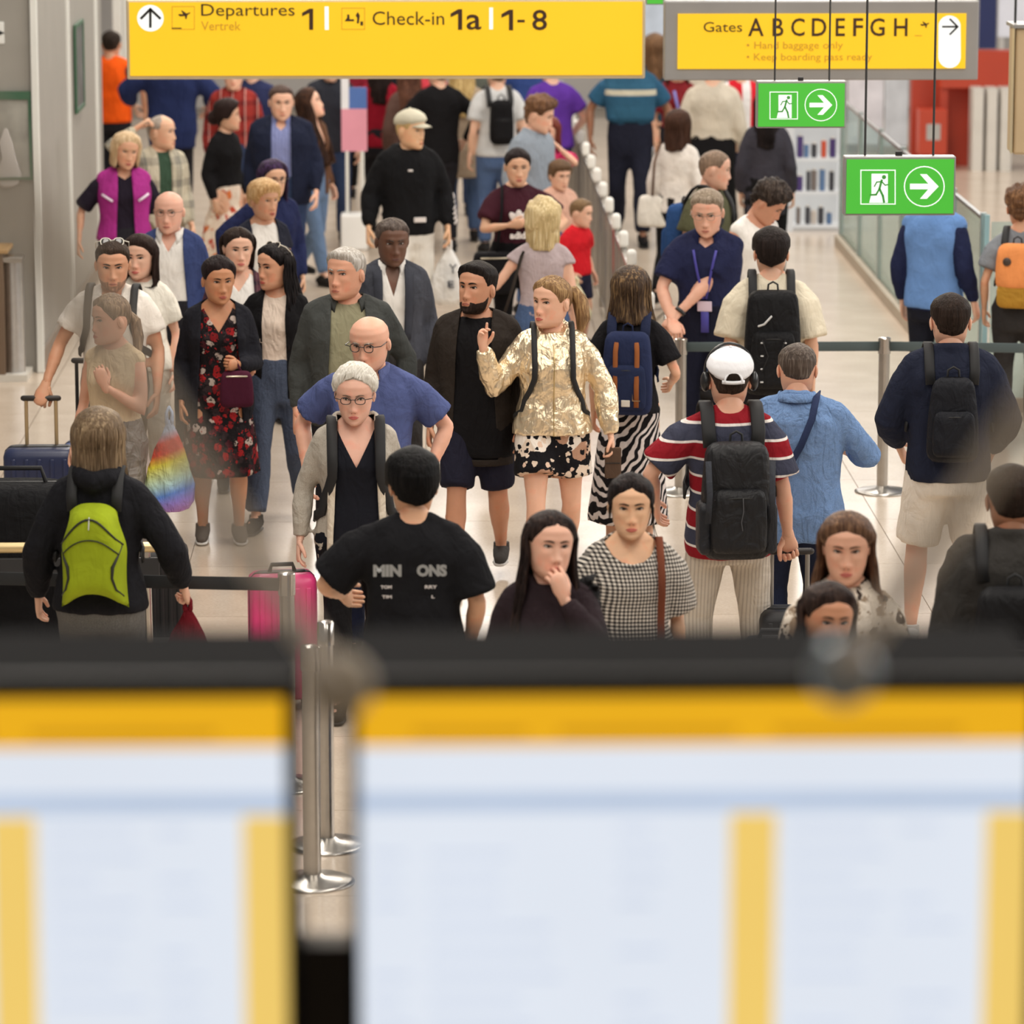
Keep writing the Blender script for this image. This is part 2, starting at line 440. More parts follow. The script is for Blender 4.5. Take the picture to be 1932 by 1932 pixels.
def curtain(L, phi0=70, flare=.02, front=.10, back=.14, seed=0, width=.088, thick=.78, wave=.0, top=.088, fem=True, tipj=.02, ns=52):
    nc, nr = 44, 26
    uu = np.linspace(0, 1, nc)
    def pos(u, z):        # u in degrees from the front; outer surface of the hair at height z
        a = np.radians(u); w, f, b = hprof(max(z, -.02), fem); k = sm(0, .22, -z)
        t0 = w + .020
        ax = t0 if z > -.02 else t0 * (1 - k) + (width + flare * min(1, -z / .3)) * k
        cb = (b + .020) * (1 - k) + back * k; cf = (f * .80 + .010) * (1 - k) + front * k
        return ax * np.sin(a), -np.where(np.cos(a) > 0, cf, cb) * np.cos(a)
    rowsO = []; rowsI = []
    for i in range(nr):
        v = i / (nr - 1); z = top - (top + L) * v
        e0 = phi0 + 9 * mnoise.noise((z * 9, seed, 1)) + 10 * sm(.05, .088, z); e1 = phi0 + 9 * mnoise.noise((z * 9, seed, 7)) + 10 * sm(.05, .088, z)
        u = e0 + (360 - e0 - e1) * uu; x, y = pos(u, z); k = sm(0, .22, -z)
        n1 = np.array([mnoise.noise((q * .16 + seed, z * 5, seed)) for q in u]); n2 = np.array([mnoise.noise((q * .6 + seed, z * 2.5, 3 + seed)) for q in u])
        r = 1 + (.04 * n1 + .045 * n2) * sm(.09, .0, z) + wave * np.sin(z * 45 + u * .05) * k
        tj = tipj * n2 * 1.4 * sm(.6, 1, v)
        th = thick + (1 - thick) * .75 * np.maximum(sm(14, 0, u - e0), sm(14, 0, 360 - e1 - u)) + .06 * sm(.8, 1, v)
        rowsO.append(np.stack([x * r, y * r, np.full(nc, z) + tj], 1)); rowsI.append(np.stack([x * r * th, y * r * th, np.full(nc, z) + tj], 1))
    rings = [np.concatenate([o, i[::-1]]) for o, i in zip(rowsO, rowsI)]
    mb = MB().grid(rings, True, None, True, True); rr = np.random.default_rng(int(seed * 100))
    for j in range(ns):
        u0 = phi0 + 2 + (356 - 2 * phi0) * rr.random(); Ls = L * (.80 + .28 * rr.random()); ph = rr.random() * 6; amp = rr.normal() * 4; off = .985 + .05 * rr.random(); pts = []
        zs = np.linspace(top - .01, -Ls, 9)
        for z in zs:
            u = u0 + amp * math.sin(z * 9 + ph); x, y = pos(np.array([u]), z); q = off + .03 * (z < 0) * math.sin(z * 14 + ph) + wave * math.sin(z * 45 + u * .05)
            pts.append((float(x[0]) * q, float(y[0]) * q, z))
        mb.tube(pts, [.002, .005, .006, .0065, .0065, .006, .005, .004, .0015], 5)
    return mb
def rotm(yaw=0, pitch=0, roll=0):      # degrees; +yaw turns towards +x, +pitch nods down, +roll tips to +x
    a, b, c = map(math.radians, (yaw, pitch, roll))
    Rz = np.array([[math.cos(a), -math.sin(a), 0], [math.sin(a), math.cos(a), 0], [0, 0, 1]])
    Rx = np.array([[1, 0, 0], [0, math.cos(b), -math.sin(b)], [0, math.sin(b), math.cos(b)]])
    Ry = np.array([[math.cos(c), 0, math.sin(c)], [0, 1, 0], [-math.sin(c), 0, math.cos(c)]])
    return Rz @ Rx @ Ry
# ------------------------------------------------------------------ people: bodies and clothes
TM = np.array([[.78, .150, .095, .105], [.88, .168, .102, .118], [.98, .164, .104, .105], [1.08, .154, .106, .094], [1.20, .166, .114, .100], [1.30, .180, .118, .108], [1.38, .172, .104, .106], [1.435, .128, .078, .088], [1.475, .074, .058, .064], [1.51, .056, .050, .056]])
TF = np.array([[.78, .158, .095, .105], [.88, .174, .100, .122], [.98, .156, .100, .104], [1.08, .132, .094, .086], [1.18, .140, .106, .090], [1.27, .152, .128, .096], [1.35, .148, .100, .096], [1.42, .112, .070, .080], [1.465, .060, .050, .056], [1.51, .046, .044, .048]])
def tprof(z, fem, b=1.0, belly=0):
    T = TF if fem else TM
    w = np.interp(z, T[:, 0], T[:, 1]); f = np.interp(z, T[:, 0], T[:, 2]); k = np.interp(z, T[:, 0], T[:, 3])
    bb = 1 + (b - 1) * (1 - sm(1.36, 1.48, z))
    f = f + belly * G(z - 1.08, .16)
    return w * bb, f * (1 + (bb - 1) * .9), k * (1 + (bb - 1) * .8)
def torso_y(x, z, fem, b=1.0, off=0.0, front=True, belly=0):
    w, f, k = tprof(z, fem, b, belly); w += off; f += off; k += off
    s = min(abs(x) / w, .97); q = (1 - s ** 2.4) ** (1 / 2.4)
    return -f * q if front else k * q
def torso_loft(mb, zs, fem, b, off, belly=0, n=36, flare=None):
    a = np.linspace(0, 2 * math.pi, n, endpoint=False); e = 2 / 2.4
    cx = np.sign(np.cos(a)) * np.abs(np.cos(a)) ** e; sy = np.sign(np.sin(a)) * np.abs(np.sin(a)) ** e
    rings = []
    for z in zs:
        w, f, k = tprof(z, fem, b, belly); o = off + (flare(z) if flare else 0)
        rings.append(np.stack([(w + o) * cx, np.where(sy > 0, k + o, f + o) * sy, np.full(n, z)], 1))
    mb.grid(rings, True, None, True, True)
def ik(S0, Wt, l1, l2, hint):
    S0 = np.asarray(S0, float); Wt = np.asarray(Wt, float); d = Wt - S0; L = np.linalg.norm(d)
    Lm = min(L, (l1 + l2) * .999); d = nrm(d); Wt = S0 + d * Lm
    a = (l1 * l1 - l2 * l2 + Lm * Lm) / (2 * Lm); h = math.sqrt(max(l1 * l1 - a * a, 0))
    hv = np.asarray(hint, float); hv = nrm(hv - d * np.dot(hv, d))
    return S0 + d * a + hv * h, Wt
def lerp(a, b, t): return np.asarray(a) * (1 - t) + np.asarray(b) * t
def make_hand(mb, wr, d, palm, left, curl, k=1.0, spread=0.0, point=False, mat=None):
    d = nrm(d); palm = nrm(np.asarray(palm, float) - d * np.dot(palm, d)); th = np.cross(d, palm) * (-1 if left else 1)
    wr = np.asarray(wr, float)
    kn = wr + d * .088 * k
    mb.tube([wr - d * .02 * k, wr + d * .012 * k, wr + d * .045 * k, kn - d * .004], [.026 * k, .030 * k, .040 * k, .040 * k], 10, mat, up=th, sq=[.8, .62, .42, .36])
    for i, (o, ln) in enumerate(((.029, .070), (.010, .079), (-.010, .074), (-.028, .058))):
        p = kn + th * o * k - d * .008; pts = [p - d * .02 * k, p]; c = curl * (1 + .12 * i)
        if point and i == 0: c = .1
        for j, fr in enumerate((.45, .30, .25)):
            an = c * (.7, 1.7, 2.5)[j]
            q = nrm((d + th * spread * (o / .03)) * math.cos(an) + palm * math.sin(an)); pts.append(pts[-1] + q * ln * fr * k)
        mb.tube(pts, [.0095 * k, .0098 * k, .0092 * k, .0086 * k, .0074 * k][:len(pts)], 7, mat)
    b = wr + d * .022 * k + th * .022 * k
    t1 = b + (d * .55 + th * .55 + palm * .35) * .040 * k; t2 = t1 + (d * .8 + th * .2 + palm * .45) * .034 * k; t3 = t2 + (d * .9 + palm * .35) * .024 * k
    mb.tube([b - d * .01, b, t1, t2, t3], [.014 * k, .0155 * k, .0125 * k, .0105 * k, .0085 * k], 7, mat)
PENDING = []
def pend(mb, cb, vox=.012, smooth=5, disp=0.0, dscale=.10):
    me = mb.mesh('tmp'); o = bpy.data.objects.new('tmp', me); COL.objects.link(o)
    o.location = (rng.random() * 20, rng.random() * 20, 0)
    m = o.modifiers.new('r', 'REMESH'); m.mode = 'VOXEL'; m.voxel_size = vox; m.use_smooth_shade = True
    if smooth:
        m = o.modifiers.new('s', 'SMOOTH'); m.factor = .5; m.iterations = smooth
    if disp:
        t = bpy.data.textures.get('folds%.2f' % dscale) or bpy.data.textures.new('folds%.2f' % dscale, 'CLOUDS'); t.noise_scale = dscale; t.noise_depth = 2
        m = o.modifiers.new('d', 'DISPLACE'); m.texture = t; m.texture_coords = 'GLOBAL'; m.strength = disp; m.mid_level = .5
    PENDING.append((o, cb))
def flush():
    bpy.context.view_layer.update()
    dg = bpy.context.evaluated_depsgraph_get()
    for o, cb in PENDING:
        me = bpy.data.meshes.new_from_object(o.evaluated_get(dg)); cb(me)
    for o, *r in TEXTS:
        loc, rot, mat, parent, sx, name, wrap = r
        me = bpy.data.meshes.new_from_object(o.evaluated_get(dg)); me.name = name; me.materials.clear(); me.materials.append(mat)
        n = link(name, me, parent, loc); n.rotation_euler = rot
        if isinstance(sx, tuple):
            co = np.empty(len(me.vertices) * 3); me.vertices.foreach_get('co', co); co = co.reshape(-1, 3); lo = co.min(0); hi = co.max(0)
            co[:, 0] = (co[:, 0] - lo[0]) * sx[0] / (hi[0] - lo[0]); co[:, 1] = (co[:, 1] - (lo[1] if len(sx) < 3 else 0)) * sx[1] / ((hi[1] - lo[1]) if len(sx) < 3 else sx[2])
            me.vertices.foreach_set('co', co.ravel()); me.update()
            if wrap:
                P, gname, back = wrap; M = n.matrix_basis.copy(); me.transform(M); n.matrix_basis = Matrix()
                md = n.modifiers.new('wrap', 'SHRINKWRAP'); md.target = P[gname]; md.wrap_method = 'PROJECT'; md.use_project_y = True
                md.use_negative_direction = True; md.use_positive_direction = True; md.project_limit = .12; md.offset = .003; md.wrap_mode = 'OUTSIDE_SURFACE'
    for o, *_ in PENDING + TEXTS: bpy.data.objects.remove(o)
    PENDING.clear(); TEXTS.clear()
def cut_mesh(me, polys):        # each poly: (convex outline [(x,z)...] counter-clockwise seen from the front, front?)
    bm = bmesh.new(); bm.from_mesh(me)
    for poly, front in polys:
        k = len(poly)
        for i in range(k):
            (x0, z0), (x1, z1) = poly[i], poly[(i + 1) % k]
            n = Vector((z1 - z0, 0, -(x1 - x0))).normalized()
            bmesh.ops.bisect_plane(bm, geom=bm.verts[:] + bm.edges[:] + bm.faces[:], plane_co=(x0, 0, z0), plane_no=n)
        dele = []
        for f in bm.faces:
            c = f.calc_center_median()
            if (c.y < .01) != front: continue
            ins = True
            for i in range(k):
                (x0, z0), (x1, z1) = poly[i], poly[(i + 1) % k]
                if (c.x - x0) * (z1 - z0) - (c.z - z0) * (x1 - x0) > 0: ins = False; break
            if ins: dele.append(f)
        bmesh.ops.delete(bm, geom=dele, context='FACES')
    bm.to_mesh(me); bm.free()
def cc(poly):                   # make the outline run so that the inside test above holds
    a = sum((poly[i][0] * poly[(i + 1) % len(poly)][1] - poly[(i + 1) % len(poly)][0] * poly[i][1]) for i in range(len(poly)))
    return poly if a > 0 else poly[::-1]
def vneck(w=.09, depth=.16, z=1.50): return (cc([(-w, z + .06), (w, z + .06), (w * .95, z - .06), (0, z - depth), (-w * .95, z - .06)]), True)
def scoop(w=.09, depth=.10, z=1.50): return (cc([(w * math.cos(a), z - .0 + depth * math.sin(a)) for a in np.linspace(math.pi, 2 * math.pi, 9)] + [(w, z + .08), (-w, z + .08)]), True)
def open_front(wt=.06, wb=.10, z0=.7, z1=1.56, cx=0): return (cc([(cx - wb, z0), (cx + wb, z0), (wt, z1), (-wt, z1)]), True)
def sweep(st, fem, end=(0, .105, .03), n=64, fmax=95, lift=.0, tilt=0):     # locks combed from the hairline back to a knot
    mb = MB(); rr = np.random.default_rng(n + int(fmax))
    for j in range(n):
        deg = (rr.random() * 2 - 1) * fmax; z0 = float(np.interp(abs(deg), [0, 34, 56, 74, 90, 112, 135, 180], st['line'])) + .004
        w, f, b = hprof(z0, fem); a = math.radians(deg); A = V3(w * math.sin(a), -(f if math.cos(a) > 0 else b) * math.cos(a), z0); B = V3(*end) + rr.normal(size=3) * .008
        pts = []
        for t in np.linspace(0, 1, 10):
            d = lerp(A, B, t) + V3(tilt * math.sin(t * 3.1), 0, .05 * math.sin(t * 3.14)); d = nrm(d - V3(0, .005, 0))
            t_ = st['side'] + (st['top'] - st['side']) * float(sm(.2, .8, d[2])) + lift * math.sin(t * 3.14)
            R_ = V3(hprof(.02, fem)[0], .097 if d[1] > 0 else .090, .113) + t_
            q = 1 / math.sqrt((d[0] / R_[0]) ** 2 + (d[1] / R_[1]) ** 2 + (d[2] / R_[2]) ** 2)
            k = min(1, t * 6); pts.append(V3(0, .004, 0) + d * q * (.955 + .045 * k))
        r0 = .0045 + .003 * rr.random(); mb.tube(pts, [r0 * .3, r0, r0, r0, r0, r0, r0, r0, r0, r0 * .6], 5)
    return mb
PEOPLE = {}
DOWN = dict(w=(.075, -.05, -.525), hint=(.3, 1, 0))
BENT = dict(w=(-.02, -.30, -.20), hint=(.5, .6, -1))
WALKA = dict(w=(.07, -.20, -.48), hint=(.25, 1, 0)); WALKB = dict(w=(.08, .16, -.49), hint=(.25, 1, 0))
def person(key, label, px, py, h, yaw=0, fem=False, b=1.0, sk=(222, 178, 152), hair=('short',), hc=(50, 38, 30), hc2=None,
           tops=(), bottom=None, head=(0, 0, 0), L=None, R=None, legs='stand', lean=0, belly=0, shoes=(40, 38, 38), nose=1.0,
           gaze=(0, 0), hs_=1.13, beard=None, brow=None, extras=(), lipc=None, zfix=None, neck=True, dx=0, dy=0, browc=None, cap_py=True, mouth=0, twist=0):
    sc = h / 1.772
    loc = on_z(px, py, h); loc.z = 0; loc.x += dx; loc.y += dy
    root = thing('person', label, 'person', loc, math.radians(yaw), sc)
    skm = skin(sk); hm = hairm(hc, hc2)
    P = dict(root=root, fem=fem, b=b, belly=belly, sc=sc, loc=loc, yaw=yaw, lean=lean)
    th = math.radians(lean)
    def deform(v):
        v = np.asarray(v, float)
        if not lean: return v
        k = th * sm(.86, 1.06, v[..., 2]); dz = v[..., 2] - .92
        y = v[..., 1] * np.cos(k) - dz * np.sin(k); z = .92 + v[..., 1] * np.sin(k) + dz * np.cos(k)
        o = v.copy(); o[..., 1] = np.where(v[..., 2] > .80, y, v[..., 1]); o[..., 2] = np.where(v[..., 2] > .80, z, v[..., 2]); return o
    P['deform'] = deform
    def fin(mb, name, mat=None):
        mb.v = [deform(v) for v in mb.v]; return mb.build(name, mat, root)
    def defmesh(me):
        if lean:
            co = np.empty(len(me.vertices) * 3); me.vertices.foreach_get('co', co); me.vertices.foreach_set('co', deform(co.reshape(-1, 3)).ravel()); me.update()
    P['fin'] = fin
    HRES[:] = (60, 46) if loc.y < 26 else (46, 36)
    far_ = 1.0 if loc.y < 22 else 1.12 if loc.y < 30 else 1.4      # mesh fineness by distance
    # --- skeleton
    shx = (.148 if fem else .166) * (1 + (b - 1) * .5); shz = 1.392 if fem else 1.405
    af = .86 if fem else 1.0; ab = .6 + .4 * b
    arms = {}
    for side, sp in ((1, L), (-1, R)):
        sp = sp or DOWN
        S0 = V3(side * shx, .005, shz); wv = sp['w']; hn = sp.get('hint', (.3, 1, 0))
        E, Wt = ik(S0, S0 + V3(side * wv[0], wv[1], wv[2]), .295, .262, (side * hn[0], hn[1], hn[2]))
        arms[side] = (S0, E, Wt, sp)
    P['arms'] = arms
    hipx = .088 * (.7 + .3 * b); legp = {}
    st = {'stand': ((.11, -.01), (.11, .01)), 'walkL': ((.10, -.24), (.10, .26)), 'walkR': ((.10, .26), (.10, -.24)), 'wide': ((.17, -.02), (.17, .02))}[legs]
    for side, (fx, fy) in ((1, st[0]), (-1, st[1])):
        Hp = V3(side * hipx, 0, .91); lift = max(0, fy) * .25
        K, A = ik(Hp, V3(side * fx, fy, .085 + lift), .425, .415, (side * .12, -1, 0)); legp[side] = (Hp, K, A, lift)
    P['legs'] = legp
    # --- body: one skin surface
    mb = MB()
    torso_loft(mb, np.concatenate([np.linspace(.84, 1.44, 12), [1.475, 1.50]]), fem, b, 0, belly, 28)
    Rm = rotm(*head); piv = V3(0, .012, -.095); HC = V3(0, -.022, 1.606)
    hc_base = HC + piv
    mb.tube([(0, .012, 1.42), (0, .008, 1.50), hc_base + Rm @ V3(0, .004, .05)], [.062 if not fem else .052, .057 if not fem else .047, .056 if not fem else .047], 14)
    for side in (1, -1):
        S0, E, Wt, sp = arms[side]
        mb.tube([(side * .04, .012, 1.475), (side * shx * .6, .01, shz + .035), S0 + V3(-side * .015, 0, 0)], [.040, .045 * af, .050 * af], 10)
        mb.tube([S0 + V3(-side * .01, 0, -.005), lerp(S0, E, .35), lerp(S0, E, .8), E, lerp(E, Wt, .28), lerp(E, Wt, .75), Wt], [.052 * af * ab, .047 * af * ab, .041 * af * ab, .038 * af * ab, .042 * af * ab, .032 * af, .027 * af], 12)
        Hp, K, A, lift = legp[side]
        mb.tube([Hp + V3(0, 0, .02), lerp(Hp, K, .3), lerp(Hp, K, .8), K, lerp(K, A, .3) + V3(0, .015, 0), lerp(K, A, .75), A], [.092 * ab, .084 * ab, .060 * ab, .053 * ab, .058 * ab, .040, .034], 14)
        mb.tube([A + V3(0, .02, -.02), A + V3(side * .01, -.07, -.045), A + V3(side * .015, -.15, -.06)], [.036, .034, .028], 10)
    hd = MB()
    brm = hairm(browc) if browc else hm
    lc = lipc or tuple(int(v) for v in ((sk[0] * .82, sk[1] * .52, sk[2] * .54) if fem else (sk[0] * .84, sk[1] * .66, sk[2] * .64)))
    make_head(hd, skm, fem, nose, brm, plain(lc, .4, name='lips'), plain((52, 34, 24), .15, name='iris'), gaze, False, mouth)
    ext = MB()
    for side in (1, -1):
        S0, E, Wt, sp = arms[side]; d = nrm(Wt - E)
        hd_ = sp.get('dir'); d2 = nrm(V3(side * hd_[0], hd_[1], hd_[2])) if hd_ is not None else d
        pl = sp.get('palm', (-1, 0, 0)); pl = V3(side * pl[0], pl[1], pl[2])
        make_hand(ext, Wt, d2, pl, side == 1, sp.get('curl', .35), .92 if fem else 1.05, sp.get('spread', 0), sp.get('point', False), skm)
    HS = hs_; HM = (Rm * HS, hc_base - (Rm * HS) @ piv)
    P['HM'] = HM
    hd.xf(*HM); hd.v = [deform(v) for v in hd.v]; ext.v = [deform(v) for v in ext.v]
    def body_cb(me):
        defmesh(me)
        bm_ = MB(); n = len(me.vertices); co = np.empty(n * 3); me.vertices.foreach_get('co', co)
        bm_.add(co.reshape(-1, 3), [tuple(p.vertices) for p in me.polygons], skm); bm_.join(hd); bm_.join(ext)
        bpy.data.meshes.remove(me); o = bm_.build('body', None, root); P['body'] = o
    pend(mb, body_cb, .0175 * far_, 3)
    # --- hair
    if hair:
        hs = hair[0]; hb = MB()
        if isinstance(hs, str): hs = LN[hs]
        hs = dict(hs); hs['seed'] = rng.random() * 50
        hb.join(hair_shell(hs, fem))
        for ex in hair[1:]:
            if ex[0] == 'curtain': hb.join(curtain(**{**dict(fem=fem, seed=rng.random() * 30), **ex[1]}))
            elif ex[0] == 'pony': hb.tube([np.asarray(p) for p in ex[1]], ex[2], 12)
            elif ex[0] == 'bun': hb.ell(ex[1], ex[2], 16, 12)
            elif ex[0] == 'sweep': hb.join(sweep(hs, fem, *ex[1:]))
            elif ex[0] == 'strand': hb.tube([np.asarray(p) for p in ex[1]], ex[2], 7)
        hb.xf(*HM); fin(hb, 'hair', hm)
    if beard:
        Pg, phi = head_grid(fem, nose); X, Y, Z = Pg[..., 0], Pg[..., 1], Pg[..., 2]; deg = np.degrees(np.abs(phi))
        top = np.interp(deg, [0, 20, 40, 70, 88, 100], [-.060, -.062, -.068, -.056, -.025, -.3] if beard.get('full', True) else [-.058, -.060, -.09, -.3, -.3, -.3])
        m = top[None] - Z
        lipz = 1 - sm(.016, .027, np.abs(X)) ; lipm = G(Z + .0755, .009)
        m = np.minimum(m, .012 - .03 * lipz * lipm)
        n = Pg / np.linalg.norm(Pg, axis=2, keepdims=True)
        off = beard.get('t', .004) * sm(0, .012, m) - .004 * (1 - sm(-.004, .003, m))
        fb = MB().grid(Pg + n * off[..., None], True, None, True, True); fb.xf(*HM); fin(fb, 'beard', hairm(beard.get('c', hc)))
    # --- garments for the upper body
    for gi, g in enumerate(tops):
        g = dict(g); off = g.get('off', .012); hem = g.get('hem', .86); loose = g.get('loose', .0)
        if gi < len(tops) - 1 and tops[-1].get('sleeve', 1) > .45: g['sleeve'] = 0; g['disp'] = .003; off = min(off, .009); g['inner'] = True
        tm = MB(); zt = g.get('ztop', 1.475 if not fem else 1.46)
        fl = (lambda z, lo=loose, he=hem: lo * (1 - sm(he, 1.30, z)))
        torso_loft(tm, np.concatenate([np.linspace(hem, 1.43, 14), np.linspace(1.445, zt, 3)]), fem, b, off, belly, 36, fl)
        if g.get('hood'):
            k = g['hood']; tm.tube([(.085 * k, -.045, 1.475), (.095 * k, .03, 1.49), (.06 * k, .10, 1.47), (0, .125, 1.455), (-.06 * k, .10, 1.47), (-.095 * k, .03, 1.49), (-.085 * k, -.045, 1.475)], [.022, .034, .045, .052, .045, .034, .022], 10)
        if g.get('collar'):
            k = g['collar']; tm.tube([(.062 + k, -.05, 1.468), (.072 + k, .005, 1.492), (.045 + k, .058, 1.505), (0, .076, 1.508), (-.045 - k, .058, 1.505), (-.072 - k, .005, 1.492), (-.062 - k, -.05, 1.468)], [.016, .020, .022, .022, .022, .020, .016], 8)
        sl = g.get('sleeve', .6); so = g.get('soff', off + .006)
        for side in (1, -1):
            S0, E, Wt, sp = arms[side]
            tm.tube([(side * .05, .012, 1.47 if not fem else 1.455), (side * shx * .62, .01, shz + .033), S0 + V3(-side * .012, 0, 0)], [.040 + off * .5, .043 * af + off * .7, .048 * af + off * .9] if not g.get('inner') else [.036, .036 * af, .030 * af], 12)
            if sl <= 0: continue
            if sl <= 1:
                tm.tube([S0 + V3(-side * .02, 0, 0), lerp(S0, E, .25), lerp(S0, E, sl)], [.052 * af * ab + off, .050 * af * ab + so, .052 * af * ab + so + g.get('cuff', .006)], 14, rnd=False)
            else:
                e2 = lerp(E, Wt, sl - 1)
                ck = g.get('cuffr', .034)
                tm.tube([S0 + V3(-side * .02, 0, 0), lerp(S0, E, .3), lerp(S0, E, .8), E, lerp(E, e2, .35), lerp(E, e2, .8), e2], [.052 * af * ab + off, .049 * af * ab + so, .045 * af * ab + so, .043 * af * ab + so, .042 * af * ab + so * 1.1, ck * .95 + so * .8, ck + .004], 14, rnd=False)
        cuts = g.get('cuts', ())
        def cb(me, g=g, cuts=cuts):
            if cuts: cut_mesh(me, cuts)
            defmesh(me); me.materials.clear(); me.materials.append(g['mat']); me.name = g['name']
            o = link(g['name'], me, root); me.polygons.foreach_set('use_smooth', [True] * len(me.polygons))
            if cuts:
                m = o.modifiers.new('thickness', 'SOLIDIFY'); m.thickness = .008; m.offset = -1; m.use_rim_only = True
            if g.get('label'): o['label'] = g['label']
            P[g['name']] = o
        pend(tm, cb, g.get('vox', .0145) * far_, g.get('smooth', 3), g.get('disp', .010), g.get('ds', .10))
    # --- lower body
    if bottom:
        g = dict(bottom); k = g['kind']; off = g.get('off', .012); bm2 = MB(); zt = g.get('ztop', 1.05)
        if k == 'skirt':
            z1 = g.get('z1', .45); n = 36; a = np.linspace(0, 2 * math.pi, n, endpoint=False); rings = []
            for z in np.linspace(z1, .80, 7)[:-1]:
                t = (.80 - z) / (.80 - z1); w, f, kb = tprof(.82, fem, b); f = f + .06 * sm(0, .5, t); kb = kb + .02; fl = off + .01 + g.get('flare', .05) * t
                rip = 1 + .05 * t * np.sin(a * 7 + 1)
                sy = (legp[1][0][1] + legp[-1][0][1]) / 2
                rings.append(np.stack([(w + fl) * np.cos(a) * rip, (np.where(np.sin(a) > 0, kb, f) + fl) * np.sin(a) * rip, np.full(n, z)], 1))
            for z in np.linspace(.80, zt, 4):
                w, f, kb = tprof(z, fem, b, belly); rings.append(np.stack([(w + off) * np.cos(a), (np.where(np.sin(a) > 0, kb, f) + off) * np.sin(a), np.full(n, z)], 1))
            bm2.grid(rings, True, None, True, True)
        else:
            torso_loft(bm2, np.concatenate([[.77], np.linspace(.80, zt, 6)]), fem, b, off + .004, belly, 32)
            ln = g.get('len', 1.95); lw = g.get('lw', 0.0)
            for side in (1, -1):
                Hp, K, A, lift = legp[side]
                if ln <= 1:
                    e = lerp(Hp, K, ln); bm2.tube([Hp + V3(0, 0, .03), lerp(Hp, K, ln * .5), e], [.096 * ab + off, .084 * ab + off + lw * .5, .070 * ab + off + lw], 16, rnd=False)
                else:
                    e = lerp(K, A, ln - 1)
                    bm2.tube([Hp + V3(0, 0, .03), lerp(Hp, K, .35), lerp(Hp, K, .8), K, lerp(K, e, .4) + V3(0, .01, 0), e], [.095 * ab + off, .084 * ab + off, .063 * ab + off + lw * .5, .057 * ab + off + lw * .7, .058 * ab + off + lw, .048 + off + lw], 16, rnd=False)
        def cb2(me, g=g):
            defmesh(me); me.materials.clear(); me.materials.append(g['mat']); me.name = g['name']
            o = link(g['name'], me, root); me.polygons.foreach_set('use_smooth', [True] * len(me.polygons)); P[g['name']] = o
        pend(bm2, cb2, .0185 * far_, 3, g.get('disp', .010), .10)
    # --- shoes
    if shoes:
        for side in (1, -1):
            Hp, K, A, lift = legp[side]; sm_ = MB(); x = A[0]; y = A[1]; z = lift
            u = cloth(shoes, fold=.2, name='shoe_upper'); so_ = plain((60, 58, 56) if sum(shoes) > 300 else (210, 208, 204) if sum(shoes) > 200 else (35, 33, 32), .6, name='shoe_sole')
            sm_.tube([(x, y + .055, z + .055), (x, y + .0, z + .062), (x + side * .008, y - .08, z + .045), (x + side * .012, y - .165, z + .034)], [.040, .046, .043, .030], 12, u, up=(0, 0, 1), sq=1.0)
            sm_.tube([(x, y + .06, z + .014), (x, y, z + .014), (x + side * .008, y - .10, z + .014), (x + side * .012, y - .18, z + .014)], [.014, .014, .014, .012], 10, so_, up=(0, 0, 1), sq=[2.6, 2.8, 3.3, 2.6])
            sm_.tube([(x, y + .01, z + .06), (x, y + .01, z + .105)], [.046, .044], 12, u, rnd=False)
            fin(sm_, 'shoe')
    PEOPLE[key] = P
    for ex in extras: ex(P)
    return P
# ------------------------------------------------------------------ things worn on the head
def x_glasses(col=(25, 22, 22), r=.021, rz=.017, lift=0, back=0, lens=None, on_top=False, name='glasses', thick=.0016):
    def f(P):
        fem = P['fem']; m = plain(col, .3, name='frame'); g = MB(); w0 = hprof(.01, fem)[0] + .002
        if on_top: cy, cz, tl = -.070, .108, 38
        else: cy, cz, tl = -.100, .006, 0
        pts0 = []
        for s in (-1, 1):
            ring = []
            for a in np.linspace(0, 2 * math.pi, 17): 
                c, s_ = math.cos(a), math.sin(a); e = .8
                ring.append((s * .032 + r * np.sign(c) * abs(c) ** e, cy, cz + rz * np.sign(s_) * abs(s_) ** e))
            g.tube(ring, thick, 6, m, rnd=False)
            if lens is not None:
                lm = plain(lens, .1, name='dark_lens') if not isinstance(lens, bpy.types.Material) else lens
                g.ell((s * .032, cy + .001, cz), (r, .0015, rz), 14, 8, lm)
            g.tube([(s * (.032 + r), cy, cz + .006), (s * w0, cy + .020, cz + .006), (s * w0, .0, cz + .002), (s * (w0 - .004), .022, cz - .008)], [thick, thick * 1.1, thick, thick], 6, m)
        g.tube([(-.012, cy, cz + .003), (0, cy - .003, cz + .006), (.012, cy, cz + .003)], thick, 6, m)
        if on_top:
            Rx = rotm(0, -tl, 0); g.xf(Rx, V3(0, -.02, .02) - Rx @ V3(0, -.02, .02))
        g.xf(*P['HM']); o = P['fin'](g, name); 
    return f
